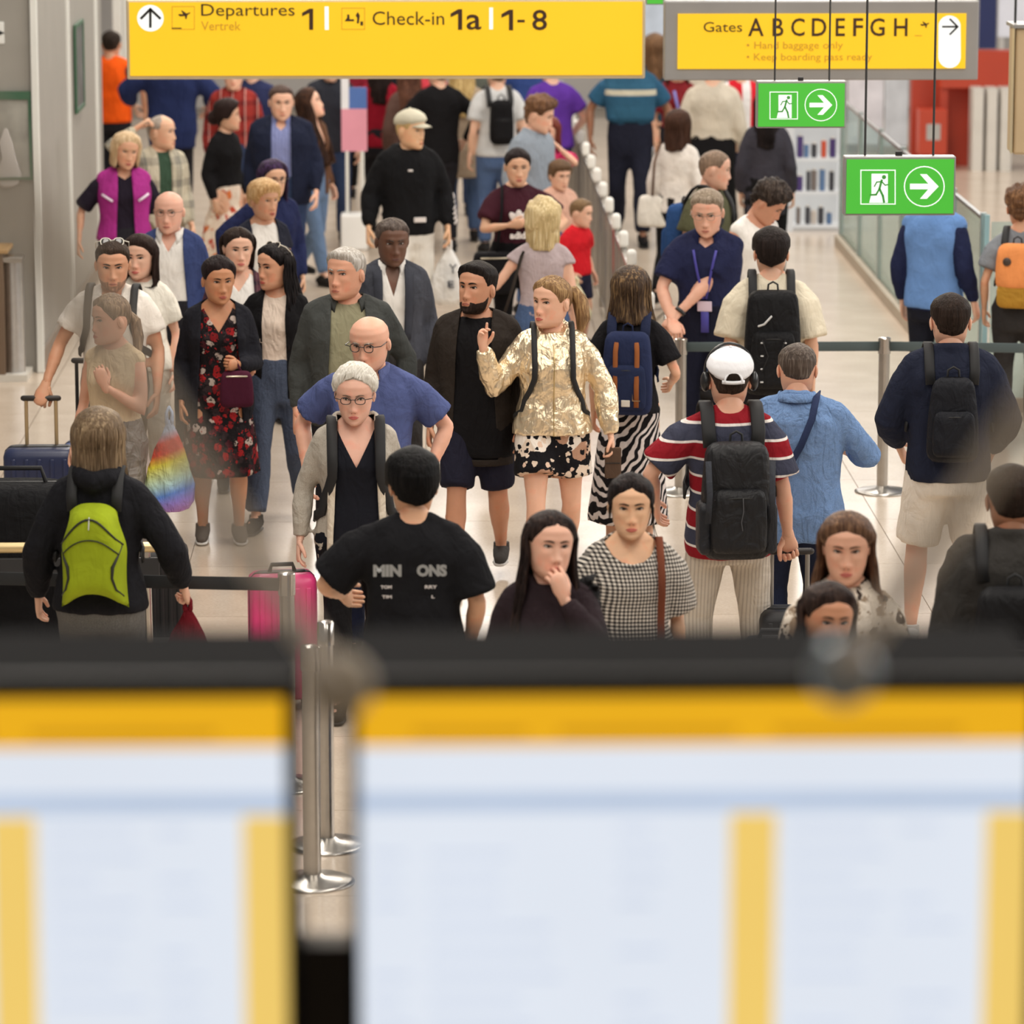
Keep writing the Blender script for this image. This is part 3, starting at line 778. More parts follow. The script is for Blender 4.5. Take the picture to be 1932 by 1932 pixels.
def x_cap(col, visor='front', tilt=0, adj=False):
    def f(P):
        fem = P['fem']; m = cloth(col, fold=.15, name='cap_cloth'); st = hstyle('short', line=[.050, .048, .044, .040, .038, .036, .030, .022], side=.016, top=.026, na=0, soft=.006)
        g = hair_shell(st, fem)
        s = -1 if visor == 'front' else 1
        pts = []
        rows = []
        for k, (yy, zz) in enumerate(((.075, .048), (.105, .046), (.135, .038), (.155, .030))):
            w = (.068, .066, .055, .030)[k]
            row = [(x, s * (yy - .03 * (x / .07) ** 2), zz - .018 * (x / .07) ** 2) for x in np.linspace(-w, w, 11)]
            row += [(x, s * (yy - .03 * (x / .07) ** 2), zz - .006 - .018 * (x / .07) ** 2) for x in np.linspace(w, -w, 11)]
            rows.append(row)
        if not adj: g.grid(rows, True, None, True, True)
        g.ell((0, .005, .142), (.008, .008, .005), 8, 6)
        R2 = rotm(0, tilt, 0)
        if tilt: g.xf(R2)
        g.xf(*P['HM']); P['fin'](g, 'cap', m)
        if adj:       # worn backwards: the opening and its strap show at the back
            o = MB(); op = []
            for a in np.linspace(0, math.pi, 11): op.append((.036 * math.cos(a), .118 - .012 * math.sin(a), .030 + .034 * math.sin(a)))
            o.tube(op, .004, 6); st_ = [(.045 * q, .121 - .012 * q * q, .026) for q in np.linspace(-1, 1, 7)]
            o.ribbon(st_, (0, 1, 0), .015, .004)
            if tilt: o.xf(R2)
            o.xf(*P['HM']); P['fin'](o, 'cap_strap', m)
            d = MB().ell((0, .107, .043), (.034, .010, .024), 14, 8)
            if tilt: d.xf(R2)
            d.xf(*P['HM']); P['fin'](d, 'cap_opening', hairm((40, 32, 27)))
    return f
def x_headphones(col=(28, 28, 30)):
    def f(P):
        m = plain(col, .35, name='headphone_shell'); pts = [(.098 * math.cos(a), .0, .035 + .112 * math.sin(a)) for a in np.linspace(-.25, math.pi + .25, 19)]
        root = thing('headphones', 'black over-ear headphones worn over a white cap', 'headphones', P['root'].location, P['root'].rotation_euler.z, P['sc'])
        g = MB().ribbon(pts, [(p[0], 0, p[2] - .035) for p in pts], .022, .007); g.xf(*P['HM']); g.v = [P['deform'](v) for v in g.v]; g.build('headband', m, root)
        for s in (-1, 1):
            c = MB().ell((s * .098, .004, -.006), (.022, .034, .042), 16, 10); c.xf(*P['HM']); c.v = [P['deform'](v) for v in c.v]; c.build('ear_cup', m, root)
    return f
def x_collar(mat, k=0.0, z=1.487, open_=.03, name='collar', tipz=-.065):
    def f(P):
        fem = P['fem']; g = MB(); r0 = .066 + k if not fem else .058 + k; rows = []
        an = np.linspace(-math.pi + .30 + open_ * 4, math.pi - .30 - open_ * 4, 26)
        for rr, zz, tip in ((r0 - .004, z + .006, -.030), (r0 + .002, z + .020, -.028), (r0 + .010, z + .018, -.030), (r0 + .022, z - .004, -.045), (r0 + .030, z - .022, -.062)):
            rows.append([(rr * math.sin(a) * (1 + .05 * sm(2.0, 2.9, abs(a))), rr * math.cos(a) * (1 + .10 * sm(1.6, 2.9, abs(a))) + .004, zz + tip * sm(1.7, 2.9, abs(a))) for a in an])
        g.grid(rows, False, None); o = P['fin'](g, name, mat); md = o.modifiers.new('thickness', 'SOLIDIFY'); md.thickness = .004
    return f
def x_lapel(mat, wt, wb, off, width=.035, z1=1.46, z0=.9, name='lapel'):
    def f(P):
        for s in (-1, 1):
            pts = []; N = []; W_ = []
            for t in np.linspace(0, 1, 10):
                z = z1 + (z0 - z1) * t; x = s * (wt + (wb - wt) * (1.56 - z) / .86 + width * .35)
                pts.append((x, torso_y(x, z, P['fem'], P['b'], off + .008, True, P['belly']) - .002, z)); N.append((s * .35, -1, .15)); W_.append(width * (1 - .35 * t))
            P['fin'](MB().ribbon(pts, N, W_, .006), name, mat)
    return f
def x_tube(name, pts, r, mat, sq=1.0):
    def f(P): g = MB().tube([np.asarray(p, float) for p in pts], r, 8, None, sq=sq); P['fin'](g, name, mat)
    return f
def x_watch(side, mat=None, t=.93):
    def f(P):
        S0, E, Wt, sp = P['arms'][side]; c = lerp(E, Wt, t); d = nrm(Wt - E); m = mat or plain((25, 25, 27), .3, name='watch'); u = nrm(np.cross(d, (0, 0, 1) if abs(d[2]) < .9 else (1, 0, 0))); w = np.cross(d, u)
        ring = [c + (u * math.cos(a) + w * math.sin(a)) * .033 for a in np.linspace(0, 2 * math.pi, 15)]
        g = MB().ribbon(ring, [r_ - c for r_ in ring], .024, .005); o_ = nrm(V3(side, -.4, .2) - d * np.dot(V3(side, -.4, .2), d)); g.ell(c + o_ * .035, (.014, .014, .014), 10, 6); P['fin'](g, 'wristwatch', m)
    return f
def worn(P, name, label, cat, base, group=None):       # a thing carried by a person: an Empty of its own at the thing's base
    v = Vector(base); M = Matrix.Rotation(math.radians(P['yaw']), 3, 'Z')
    loc = P['loc'] + M @ (v * P['sc'])
    o = thing(name, label, cat, loc, math.radians(P['yaw']), P['sc'], group)
    def put(mb, nm, mat=None, dfm=True, smooth=True, lab=None):
        if dfm: mb.v = [P['deform'](q) for q in mb.v]
        mb.xf(np.eye(3), -np.asarray(base, float)); q = mb.build(nm, mat, o, smooth)
        if lab: q['label'] = lab
        return q
    return o, put
def strap_pts(P, x, off, z_low, under=True, back=.14):
    fem, b, be = P['fem'], P['b'], P['belly']; pts = []; N = []
    sg = 1 if x > 0 else -1; wl = tprof(z_low, fem, b, be)[0] + off
    pts.append((sg * (wl + .006), .04, z_low - .02)); N.append((sg, .3, 0)); pts.append((sg * (wl + .002), -.02, z_low)); N.append((sg, -.3, 0))
    for t in np.linspace(0, 1, 7):
        z = z_low + .03 + (1.40 - z_low - .03) * t; xx = x + sg * (wl * .86 - abs(x)) * float(1 - sm(0, .55, t))
        pts.append((xx, torso_y(xx, z, fem, b, off, True, be) - .004, z)); N.append((sg * .8 * (1 - t), -1, .1))
    zt = (1.475 if not fem else 1.46) - abs(x) * .28 + off + .022
    for y, zz in ((-.060, -.012), (-.02, .010), (.03, .010), (.075, -.02)): pts.append((x, y, zt + zz)); N.append((0, y * 6, 1))
    pts.append((x, back - .01, 1.40)); N.append((0, 1, .5)); pts.append((x * .95, back, 1.33)); N.append((0, 1, 0))
    return pts, N
def backpack(P, label, mat, w=.15, hgt=.24, d=.075, zc=1.18, off=.03, pocket=True, strap=.05, pmat=None, sx=.095, handle=True, e=.5, trim=None, parts=None, zl=1.12, taper=.12):
    fem, b = P['fem'], P['b']; yb = tprof(1.2, fem, b)[2] + off
    o, put = worn(P, 'backpack', label, 'backpack', (0, yb + d, zc - hgt))
    put(MB().rbox((0, yb + d, zc), (w, d, hgt), .05, None, 32, .10, taper, e=e), 'bag_body', mat)
    if pocket: put(MB().rbox((0, yb + 2 * d, zc - hgt * .30), (w * .80, d * .5, hgt * .55), .035, None, 28, .08, .08, e=e), 'front_pocket', pmat or mat)
    sm_ = trim or plain((24, 24, 26), .7, name='webbing')
    for s in (-1, 1):
        pts, N = strap_pts(P, s * sx, off - .006, zl); put(MB().ribbon(pts, N, strap, .010), 'shoulder_strap', sm_)
    if handle: put(MB().tube([(.03, yb + d * .7, zc + hgt - .02), (.026, yb + d * .7, zc + hgt + .03), (0, yb + d * .7, zc + hgt + .045), (-.026, yb + d * .7, zc + hgt + .03), (-.03, yb + d * .7, zc + hgt - .02)], .006, 7), 'grab_handle', sm_)
    if pocket:
        yf = yb + 2.62 * d; z = zc + hgt * .12
        put(MB().tube([(w * .75 * q, yf - .012 - .02 * q * q, z - .012 * q * q) for q in np.linspace(-1, 1, 9)], .0035, 6), 'zip', plain((12, 12, 12), .5, name='zip'))
    if parts: parts(o, put, yb, d, zc, hgt, w)
    return o
# ------------------------------------------------------------------ the hall
def stone():
    t = NT('polished_stone'); v = t.coord(kind='Object'); n1 = t.noise(v, 2.2, 5); n2 = t.noise(v, 60, 2)
    f = t.math('ADD', t.math('MULTIPLY', n1.outputs['Fac'], .6), t.math('MULTIPLY', n2.outputs['Fac'], .4))
    t.l(t.ramp(f, [(.3, lin((188, 172, 154))), (.7, lin((216, 200, 182)))]), t.b.inputs['Base Color'])
    t.set(Roughness=.2); t.b.inputs['Specular IOR Level'].default_value = .6; return t.m
STONE = stone(); GREYP = plain((150, 146, 138), .55, var=.04, name='grey_wall_panel'); WHITEM = plain((222, 222, 216), .4, var=.02, name='white_metal')
STEEL = steel(); DARKM = plain((26, 25, 26), .85, name='dark_housing', spec=.05)
floor = boxo('floor', (-9, -8, -.25), (13, 56, -.012), plain((150, 140, 128), .6, name='tile_grout')); struct(floor)
X0 = on_z(1609, 903, 0).x; T = 1.35
tm = MB().box((.0025, .0025, -.012), (T - .0025, T - .0025, 0)).mesh('tile', False); tm.materials.append(STONE)
for j in range(28):
    for i in range(-6, 4):
        t_ = link('tile', tm, floor, (X0 + i * T, 13.2 + j * T, 0))
# left wall with white corner strips and posters
p1 = on_z(78, 702, 0); XL = p1.x; YL = p1.y
wl = boxo('wall_left', (-7.5, YL, 0), (XL, YL + 6.3, 6), GREYP); struct(wl)
wl2 = boxo('wall_left', (-7.5, YL + 8.3, 0), (XL - 1.3, 52, 6), GREYP); struct(wl2)
for k, (dy, w) in enumerate(((0, .052), (2.75, .05), (5.6, .045))):
    o = boxo('trim_%d' % (k + 1), (XL - w / 2, YL + dy - w / 2 - .02, 0), (XL + w / 2, YL + dy + w / 2 - .02, 6), WHITEM, None, .006); struct(o)
for k, (px_, w) in enumerate(((222, .09), (238, .06))):
    q = on_y(px_, 120, YL + 12 + k); o = boxo('trim_%d' % (k + 4), (q.x - w / 2, YL + 12 + k, 0), (q.x + w / 2, YL + 12.1 + k, 6), WHITEM, None, .006); struct(o)
bb = boxo('baseboard_left', (XL + .002, YL + .1, 0), (XL + .02, YL + 5.5, .16), plain((120, 106, 92), .4, name='plinth')); struct(bb)
wb = boxo('wall_back', (-9, 52.5, 0), (13, 52.8, 6.5), plain((176, 172, 168), .6, var=.1, name='back_wall', nscale=.5)); struct(wb)
# ceiling: open lamella grid the signs hang from
ce = boxo('ceiling', (-9, -8, 7.3), (13, -7.7, 7.5), WHITEM); struct(ce)
for j in range(1, 20): boxo('ceiling_beam', (-9, -7 + 3 * j, 7.3), (13, -6.85 + 3 * j, 7.5), WHITEM, ce)
def poster(px0, py0, px1, py1, y, label, face):
    a = on_y(px0, py1, y); b = on_y(px1, py0, y); w = b.x - a.x; h = b.z - a.z
    r = thing('poster', label, 'poster', (a.x + w / 2, y, a.z))
    return r, w, h
GRN = plain((62, 98, 74), .4, name='green_frame')
r, w, h = poster(-60, 172, 58, 340, YL - .012, 'green-framed poster with a pale dress on the grey wall', None)
for nm, lo, hi in (('frame', (-w / 2, -.02, 0), (-w / 2 + .02, 0, h)), ('frame', (w / 2 - .02, -.02, 0), (w / 2, 0, h)), ('frame', (-w / 2 + .02, -.02, h - .06), (w / 2 - .02, 0, h)), ('frame', (-w / 2 + .02, -.02, 0), (w / 2 - .02, 0, .02))):
    boxo(nm, lo, hi, GRN, r)
boxo('backing', (-w / 2 + .02, -.006, .02), (w / 2 - .02, .004, h - .06), plain((150, 148, 140), .35, var=.3, name='print', nscale=5), r)
pr = MB(); px = w / 2 - .14
pr.tube([(px - .04, -.008, .04), (px - .035, -.008, .16), (px - .055, -.008, .28), (px - .05, -.008, .36)], [.10, .055, .05, .02], 10, plain((205, 200, 196), .5, name='print_dress'), up=(1, 0, 0), sq=.03)
pr.build('print', None, r)
q = thing('poster', 'narrow dark poster seen edge-on on the left wall', 'poster', (XL + .01, YL + 3.3, 1.62))
for lo, hi in (((0, 0, 0), (.02, .03, .72)), ((0, .77, 0), (.02, .80, .72)), ((0, .03, 0), (.02, .77, .03)), ((0, .03, .69), (.02, .77, .72))): boxo('frame', lo, hi, GRN, q)
boxo('backing', (-.008, .03, .03), (.01, .77, .69), plain((96, 98, 96), .4, var=.3, name='print', nscale=5), q)
# arrow decal at the far upper left
q = on_y(0, 62, YL - .006); r = thing('wall_sign', 'small black arrow sign at the top of the grey wall', 'sign', q)
m = MB(); m.add([(-.10, 0, -.06), (.035, 0, 0), (-.10, 0, .06), (-.10, -.004, -.06), (.035, -.004, 0), (-.10, -.004, .06)], [(3, 4, 5), (0, 2, 1), (0, 1, 4, 3), (1, 2, 5, 4), (2, 0, 3, 5)]); m.build('arrow', plain((20, 20, 20), .5, name='black_print'), r, False)
m = MB().rbox((-.04, .003, 0), (.07, .004, .08), .003, None, 20); m.build('plate', plain((225, 225, 220), .5, name='white_print'), r)
# steel kiosk at the left edge
k0 = on_z(30, 722, 0); kx, ky = k0.x, k0.y
kz = thing('kiosk', 'steel-cornered counter with a wooden top at the left edge', 'counter', (kx - .14, ky + .2, 0))
kh = on_y(20, 472, ky).z
boxo('body', (-.45, -.15, .04), (.06, .25, kh - .03), plain((112, 92, 74), .4, name='brown_panel'), kz)
m = MB().tube([(.12, .0, .05), (.12, 0, kh - .09)], .075, 18, None, rnd=False); m.build('corner_column', steel(.3, (205, 205, 205)), kz)
boxo('plinth', (-.46, -.16, 0), (.22, .26, .05), plain((205, 200, 190), .4, name='plinth_white'), kz)
boxo('top', (-.47, -.17, kh - .03), (.10, .27, kh), plain((176, 140, 92), .45, name='wood_top'), kz, .006)
boxo('arm', (-.01, -.12, kh - .10), (.2, .10, kh - .06), STEEL, kz, .006)
# ------------------------------------------------------------------ hanging signs
YEL = plain((253, 199, 10), .4, var=.03, emit=.88, name='backlit_yellow', nscale=.8); SF = plain((150, 148, 146), .4, .2, name='sign_frame'); SF2 = plain((208, 192, 160), .35, .1, name='sign_edge')
BROWN = plain((62, 34, 10), .6, name='dark_lettering'); FAINT = plain((206, 148, 18), .6, emit=.7, name='faint_lettering'); WH = plain((252, 252, 246), .5, emit=.95, name='glow_white'); INK = plain((24, 22, 20), .6, name='black_lettering')
class Sign:
    def __init__(s, name, label, px0, py0, px1, py1, zb, depth=.16):
        s.y = on_z((px0 + px1) / 2, py1, zb).y; a = on_y(px0, py1, s.y); b = on_y(px1, py0, s.y)
        s.w, s.h = b.x - a.x, b.z - a.z; s.o = Vector((a.x + s.w / 2, s.y, a.z)); s.d = depth
        s.r = thing(name, label, 'sign', s.o)
    def p(s, px, py, dy=0): q = on_y(px, py, s.y) - s.o; return (q.x, dy, q.z)
    def rect(s, nm, px0, py0, px1, py1, y0, y1, mat, bev=0): a = s.p(px0, py1); b = s.p(px1, py0); return boxo(nm, (a[0], y0, a[2]), (b[0], y1, b[2]), mat, s.r, bev)
    def text(s, body, px0, px1, ybase, ytop, mat, dy=-.004, bold=0):
        a = s.p(px0, ybase, dy); b = s.p(px1, ytop); lettering(body, .1, a, mat, s.r, sx=(b[0] - a[0], b[2] - a[2]), depth=.003, bold=bold)
    def poly(s, nm, pts, mat, dy=-.004, th=.004):
        P = [s.p(x, y, dy) for x, y in pts]; n = len(P); v = P + [(x, y + th, z) for x, y, z in P]
        f = [tuple(range(n)), tuple(range(2 * n - 1, n - 1, -1))] + [(i, i + n, (i + 1) % n + n, (i + 1) % n) for i in range(n)]
        m = MB().add(v, f); return m.build(nm, mat, s.r, False)
    def line(s, nm, pts, wpx, mat, dy=-.004):
        m = MB(); wd_ = s.p(wpx, 0)[0] - s.p(0, 0)[0]; P = [V3(*s.p(x, y, dy)) for x, y in pts]
        for a, b in zip(P[:-1], P[1:]): m.ribbon([a - nrm(b - a) * wd_ * .4, b + nrm(b - a) * wd_ * .4], (0, -1, 0), wd_, .003)
        return m.build(nm, mat, s.r, False)
    def ring(s, nm, cx, cy, r, wpx, mat): s.line(nm, [(cx + r * math.cos(a), cy + r * math.sin(a)) for a in np.linspace(0, 2 * math.pi, 33)], wpx, mat)
    def cable(s, px, py, zt=7.3):
        a = s.p(px, py, s.d / 2); m = MB().tube([(a[0], a[1], a[2]), (a[0], a[1], zt - s.o.z)], .0055, 8, None, rnd=False); return m.build('cable', plain((70, 70, 70), .4, .5, name='cable'), s.r)
def plane_icon(s, x, y, k, mat):
    s.poly('plane_icon', [(x - 16 * k, y + 2 * k), (x - 13 * k, y + 0 * k), (x - 4 * k, y + 1 * k), (x - 9 * k, y - 8 * k), (x - 6 * k, y - 8 * k), (x + 4 * k, y - 1 * k), (x + 12 * k, y - 4 * k), (x + 13 * k, y - 2 * k), (x + 6 * k, y + 3 * k), (x + 4 * k, y + 12 * k), (x + 1 * k, y + 12 * k), (x, y + 5 * k), (x - 11 * k, y + 6 * k)], mat, -.016)
def one(s, x0, x1, y0, y1):      # the numeral one with its flag
    w = (x1 - x0); st = w * .36; s.poly('numeral', [(x1 - st, y1), (x1, y1), (x1, y0), (x1 - st * .95, y0), (x0, y0 + w * .38), (x0, y0 + w * .70), (x1 - st, y0 + w * .40)], BROWN, -.019, .006)
sg = Sign('departures_sign', 'long yellow backlit hanging sign reading Departures 1, Check-in 1a, 1-8', 240, 0, 1218, 150, 2.45)
sg.rect('frame', 240, -2, 1218, 150, .0, .16, SF2, .01); sg.rect('panel', 246, 3, 1212, 143, -.012, .01, YEL)
m = MB(); c = sg.p(284, 34, -.014); rr = sg.p(309, 34)[0] - c[0]
m.tube([(c[0], -.016, c[2]), (c[0], -.010, c[2])], rr, 32, None, rnd=False); m.build('arrow_disc', WH, sg.r, False)
sg.line('arrow', [(284, 50), (284, 18)], 5, INK, -.018); sg.line('arrow', [(267, 34), (284, 17), (302, 34)], 5, INK, -.018)
sg.line('icon_frame', [(325, 12), (367, 12), (367, 55), (325, 55), (325, 12)], 1.2, FAINT, -.014); plane_icon(sg, 349, 26, .8, BROWN); sg.line('runway_bar', [(325, 53), (342, 53)], 2.2, BROWN, -.014)
sg.text('Departures', 380, 556, 37, 7, BROWN, -.016); sg.text('Vertrek', 380, 454, 57, 40, FAINT, -.016); one(sg, 570, 591, 16, 56)
sg.rect('divider', 613, 12, 620, 56, -.016, -.01, WH); sg.line('icon_frame', [(645, 15), (688, 15), (688, 55), (645, 55), (645, 15)], 1.2, FAINT, -.014)
sg.poly('desk_icon', [(650, 40), (655, 33), (655, 27), (659, 27), (660, 36), (668, 36), (668, 40)], BROWN, -.015); sg.poly('traveller_icon', [(673, 44), (674, 34), (671, 29), (675, 22), (679, 29), (677, 44)], BROWN, -.015); sg.poly('bag_icon', [(680, 48), (680, 40), (685, 40), (685, 48)], BROWN, -.015)
sg.text('Check-in', 703, 838, 47, 21, BROWN, -.016); one(sg, 850, 872, 17, 56); sg.text('a', 880, 908, 56, 27, BROWN, -.016, .001); sg.rect('divider', 923, 14, 930, 55, -.016, -.01, WH); one(sg, 946, 968, 18, 57); sg.rect('hyphen', 976, 37, 990, 42, -.019, -.012, BROWN); sg.text('8', 1004, 1032, 57, 18, BROWN, -.016, .001)
for x in (420, 1050): sg.cable(x, 0)
sg = Sign('gates_sign', 'grey-framed yellow sign reading Gates A B C D E F G H with an arrow', 1253, 0, 1848, 152, 2.45)
sg.rect('frame', 1253, 1, 1848, 152, 0, .16, SF, .01); sg.rect('panel', 1278, 25, 1823, 130, -.012, .01, YEL)
sg.text('Gates', 1327, 1400, 60, 41, BROWN, -.016)
for ch, a, b in (('A', 1411, 1441), ('B', 1457, 1478), ('C', 1492, 1518), ('D', 1531, 1559), ('E', 1576, 1594), ('F', 1609, 1628), ('G', 1641, 1669), ('H', 1686, 1712)): sg.text(ch, a, b, 68, 34, BROWN, -.016, .001)
sg.text('• Hand baggage only', 1408, 1590, 96, 78, FAINT, -.016); sg.text('• Keep boarding pass ready', 1408, 1645, 118, 100, FAINT, -.016)
plane_icon(sg, 1745, 45, .6, BROWN); sg.line('runway_bar', [(1726, 67), (1738, 67)], 1.6, FAINT, -.014)
m = MB(); a = sg.p(1791, 50, 0); b = sg.p(1791, 108, 0); r_ = sg.p(1812, 0)[0] - a[0]
pts = [(1791 + 21 * math.cos(t), (50 if math.sin(t) < 0 else 107) + 21 * math.sin(t)) for t in np.linspace(0, 2 * math.pi, 32, endpoint=False)]
sg.poly('arrow_pill', pts, WH, -.016); sg.line('arrow', [(1778, 50), (1805, 50)], 3.6, INK, -.02); sg.line('arrow', [(1792, 36), (1806, 50), (1792, 64)], 3.6, INK, -.02)
for x in (1330, 1770): sg.cable(x, 0)
def green():
    return plain((72, 190, 52), .4, var=.05, emit=.80, name='backlit_green', nscale=2)
def exit_sign(label, x0, y0, x1, y1, cables, k):
    s = Sign('exit_sign', label, x0, y0, x1, y1, 2.45, .09)
    s.rect('frame', x0, y0, x1, y1, 0, .09, SF, .006); b = 4 * k; s.rect('panel', x0 + b, y0 + b * 1.3, x1 - b, y1 - b, -.006, .01, green())
    X = lambda u: x0 + (x1 - x0) * u; Yy = lambda v: y0 + (y1 - y0) * v
    s.line('door_outline', [(X(.15), Yy(.23)), (X(.455), Yy(.23)), (X(.455), Yy(.80)), (X(.15), Yy(.80)), (X(.15), Yy(.23))], 2 * k, WH, -.009)
    s.poly('doorway', [(X(.245), Yy(.29)), (X(.39), Yy(.29)), (X(.39), Yy(.78)), (X(.225), Yy(.78)), (X(.245), Yy(.62))], WH, -.009)
    g = plain((60, 160, 48), .5, emit=.6, name='green_figure')
    m = MB(); c = s.p(X(.355), Yy(.345), -.012); m.ell(c, (.010, .002, .010), 12, 6); m.build('runner_head', g, s.r)
    s.line('runner', [(X(.335), Yy(.40)), (X(.315), Yy(.54)), (X(.345), Yy(.66)), (X(.355), Yy(.76))], 4.2 * k, g, -.012); s.line('runner', [(X(.315), Yy(.54)), (X(.285), Yy(.64)), (X(.235), Yy(.645))], 3.4 * k, g, -.012)
    s.line('runner', [(X(.33), Yy(.42)), (X(.29), Yy(.43)), (X(.27), Yy(.50))], 2.4 * k, g, -.012); s.line('runner', [(X(.335), Yy(.42)), (X(.365), Yy(.48)), (X(.395), Yy(.47))], 2.4 * k, g, -.012)
    cx, cy, r = X(.715), Yy(.505), (y1 - y0) * .335
    s.ring('arrow_ring', cx, cy, r, 2.4 * k, WH)
    s.poly('arrow', [(cx - r * .72, cy - r * .14), (cx + r * .2, cy - r * .14), (cx - r * .22, cy - r * .62), (cx + r * .12, cy - r * .62), (cx + r * .72, cy), (cx + r * .12, cy + r * .62), (cx - r * .22, cy + r * .62), (cx + r * .2, cy + r * .14), (cx - r * .72, cy + r * .14)], WH, -.009)
    for c in cables: s.cable(c, y0)
    m = MB().rbox(s.p((x0 + x1) / 2, y0 - 3 * k, .045), (.016, .012, .012), .004, None, 12); m.build('socket', INK, s.r)
    return s
exit_sign('smaller green exit sign hanging just under the gates sign', 1427, 153, 1597, 242, (1463, 1566), .8)
exit_sign('larger green exit sign hanging nearer, below the gates sign', 1592, 295, 1804, 407, (1634, 1763), 1.0)
# beige hanging box cut by the right edge
s_ = Sign('hanging_box', 'beige hanging sign box cut off by the right edge', 1912, 52, 2100, 292, 2.9, .2)
s_.rect('body', 1912, 52, 2100, 292, 0, .2, plain((196, 172, 136), .5, name='beige_box'), .01); s_.rect('edge_rail', 1908, 54, 1914, 290, -.01, .05, SF2); s_.rect('cap', 1912, 46, 2100, 53, -.01, .21, SF); s_.cable(1922, 50)
# small green sign peeking in above the gap
s_ = Sign('green_strip_sign', 'sliver of a green hanging sign above the gap between yellow signs', 1219, -60, 1252, 9, 2.9, .08)
s_.rect('frame', 1219, -60, 1253, 9, 0, .08, SF, .004); s_.rect('panel', 1221, -56, 1251, 7, -.006, .01, green()); s_.cable(1236, -60)
# ------------------------------------------------------------------ barriers
XR = on_z(1200, 500, 1.0).x
Yr0, Yr1 = on_z(1215, 560, 1.0).y, 44.5
rail = thing('railing', 'long slatted metal railing with pale post caps down the middle of the hall', 'railing', (XR, Yr0, 0))
n = int((Yr1 - Yr0) / 1.15); pm = MB(); pm.tube([(0, 0, 0), (0, 0, .93)], .028, 12, None, rnd=False); pmesh = pm.mesh('post'); pmesh.materials.append(STEEL)
cm = MB(); cm.rbox((0, 0, .97), (.035, .035, .065), .03, None, 16); cmesh = cm.mesh('post_cap'); cmesh.materials.append(plain((228, 226, 220), .3, name='pale_cap'))
bm_ = MB(); bm_.box((-.008, -.02, .08), (.008, .02, .86)); bmesh_ = bm_.mesh('slat', False); bmesh_.materials.append(plain((150, 142, 132), .35, .6, name='slat_metal'))
for i in range(n + 1):
    p = link('post', pmesh, rail, (0, i * 1.15, 0)); link('cap', cmesh, p)
    if i < n:
        for j in range(1, 9): link('slat', bmesh_, rail, (0, i * 1.15 + j * 1.15 / 9, 0))
L_ = n * 1.15
boxo('top_rail', (-.018, 0, .86), (.018, L_, .895), STEEL, rail); boxo('bottom_rail', (-.015, 0, .06), (.015, L_, .09), STEEL, rail)
m = MB().tube([(.0, -.02, .80), (.10, -.10, .92), (.10, -.12, .74), (.0, -.02, .62)], .014, 8); m.build('end_loop', steel(.2, (225, 222, 216)), rail)
# glass partition on the right
XG = on_z(1730, 633, 0).x; Yg0 = on_z(1845, 772, 0).y; Yg1 = on_z(1582, 463, 0).y; GL = glassm((225, 236, 234), .20); GLE = plain((150, 185, 190), .2, name='glass_edge')
gp = thing('glass_partition', 'tall clear glass balustrade with a beige floor plinth on the right', 'partition', (XG, Yg0, 0))
ng = 6; seg = (Yg1 - Yg0) / ng
for i in range(ng):
    boxo('pane', (-.008, i * seg + .03, .10), (.008, (i + 1) * seg - .03, 1.33), GL, gp); boxo('top_edge', (-.014, i * seg + .03, 1.33), (.014, (i + 1) * seg - .03, 1.355), steel(.3, (170, 170, 168)), gp)
for i in range(ng + 1): boxo('post', (-.02, i * seg - .02, 0), (.02, i * seg + .02, 1.38), steel(.3, (200, 206, 206)), gp)
boxo('plinth', (-.06, 0, 0), (.06, ng * seg, .10), plain((170, 156, 138), .5, name='plinth_beige'), gp)
gp2 = thing('glass_partition', 'glass balustrade crossing behind the curly-haired traveller at the right edge', 'partition', (XG, Yg0 - .12, 0))
for i in range(3): boxo('pane', (.04 + i * 1.1, -.008, .1), (1.1 + i * 1.1, .008, 1.33), GL, gp2); boxo('post', (i * 1.1 - .01, -.02, 0), (i * 1.1 + .025, .02, 1.38), GLE, gp2)
boxo('plinth', (0, -.05, 0), (3.3, .05, .10), plain((170, 156, 138), .5, name='plinth_beige'), gp2)
BELT = plain((70, 82, 84), .7, name='belt_grey'); BELTK = plain((34, 36, 38), .7, name='belt_black')
def stanchion(px, py, label, rad=.034, top=.97, dark=False):
    q = on_z(px, py, 0); r = thing('stanchion', label, 'stanchion', q, 0, 1, 'belt barrier posts')
    m = MB().tube([(0, 0, .02), (0, 0, top - .10)], rad, 20, None, rnd=False); m.build('post', STEEL, r)
    m = MB().tube([(0, 0, top - .10), (0, 0, top - .005), (0, 0, top)], [rad * 1.14, rad * 1.14, rad * .9], 20, None, rnd=False); m.build('belt_head', steel(.2, (205, 200, 194)), r)
    m = MB(); m.grid([[(rr * math.cos(a), rr * math.sin(a), z) for a in np.linspace(0, 2 * math.pi, 32, endpoint=False)] for rr, z in ((.17, 0), (.17, .008), (.15, .016), (.05, .028), (.035, .04))], True, None, True, True); m.build('base', STEEL, r)
    return r
def belt(a, b, label, mat, z0=.885, z1=.945, sag=.0):
    A = V3(*a.location); B = V3(*b.location); d = nrm(B - A); n_ = V3(-d[1], d[0], 0); o = thing('barrier_belt', label, 'belt', a.location)
    pts = [lerp(A, B, t) - A + V3(0, 0, (z0 + z1) / 2 - sag * 4 * t * (1 - t)) for t in np.linspace(.03 / np.linalg.norm(B - A), 1 - .03 / np.linalg.norm(B - A), 8)]
    m = MB().ribbon(pts, tuple(n_), z1 - z0, .004); m.build('webbing', mat, o); return o
sA = stanchion(1664, 928, 'steel barrier post standing alone beside the denim-shirted man')
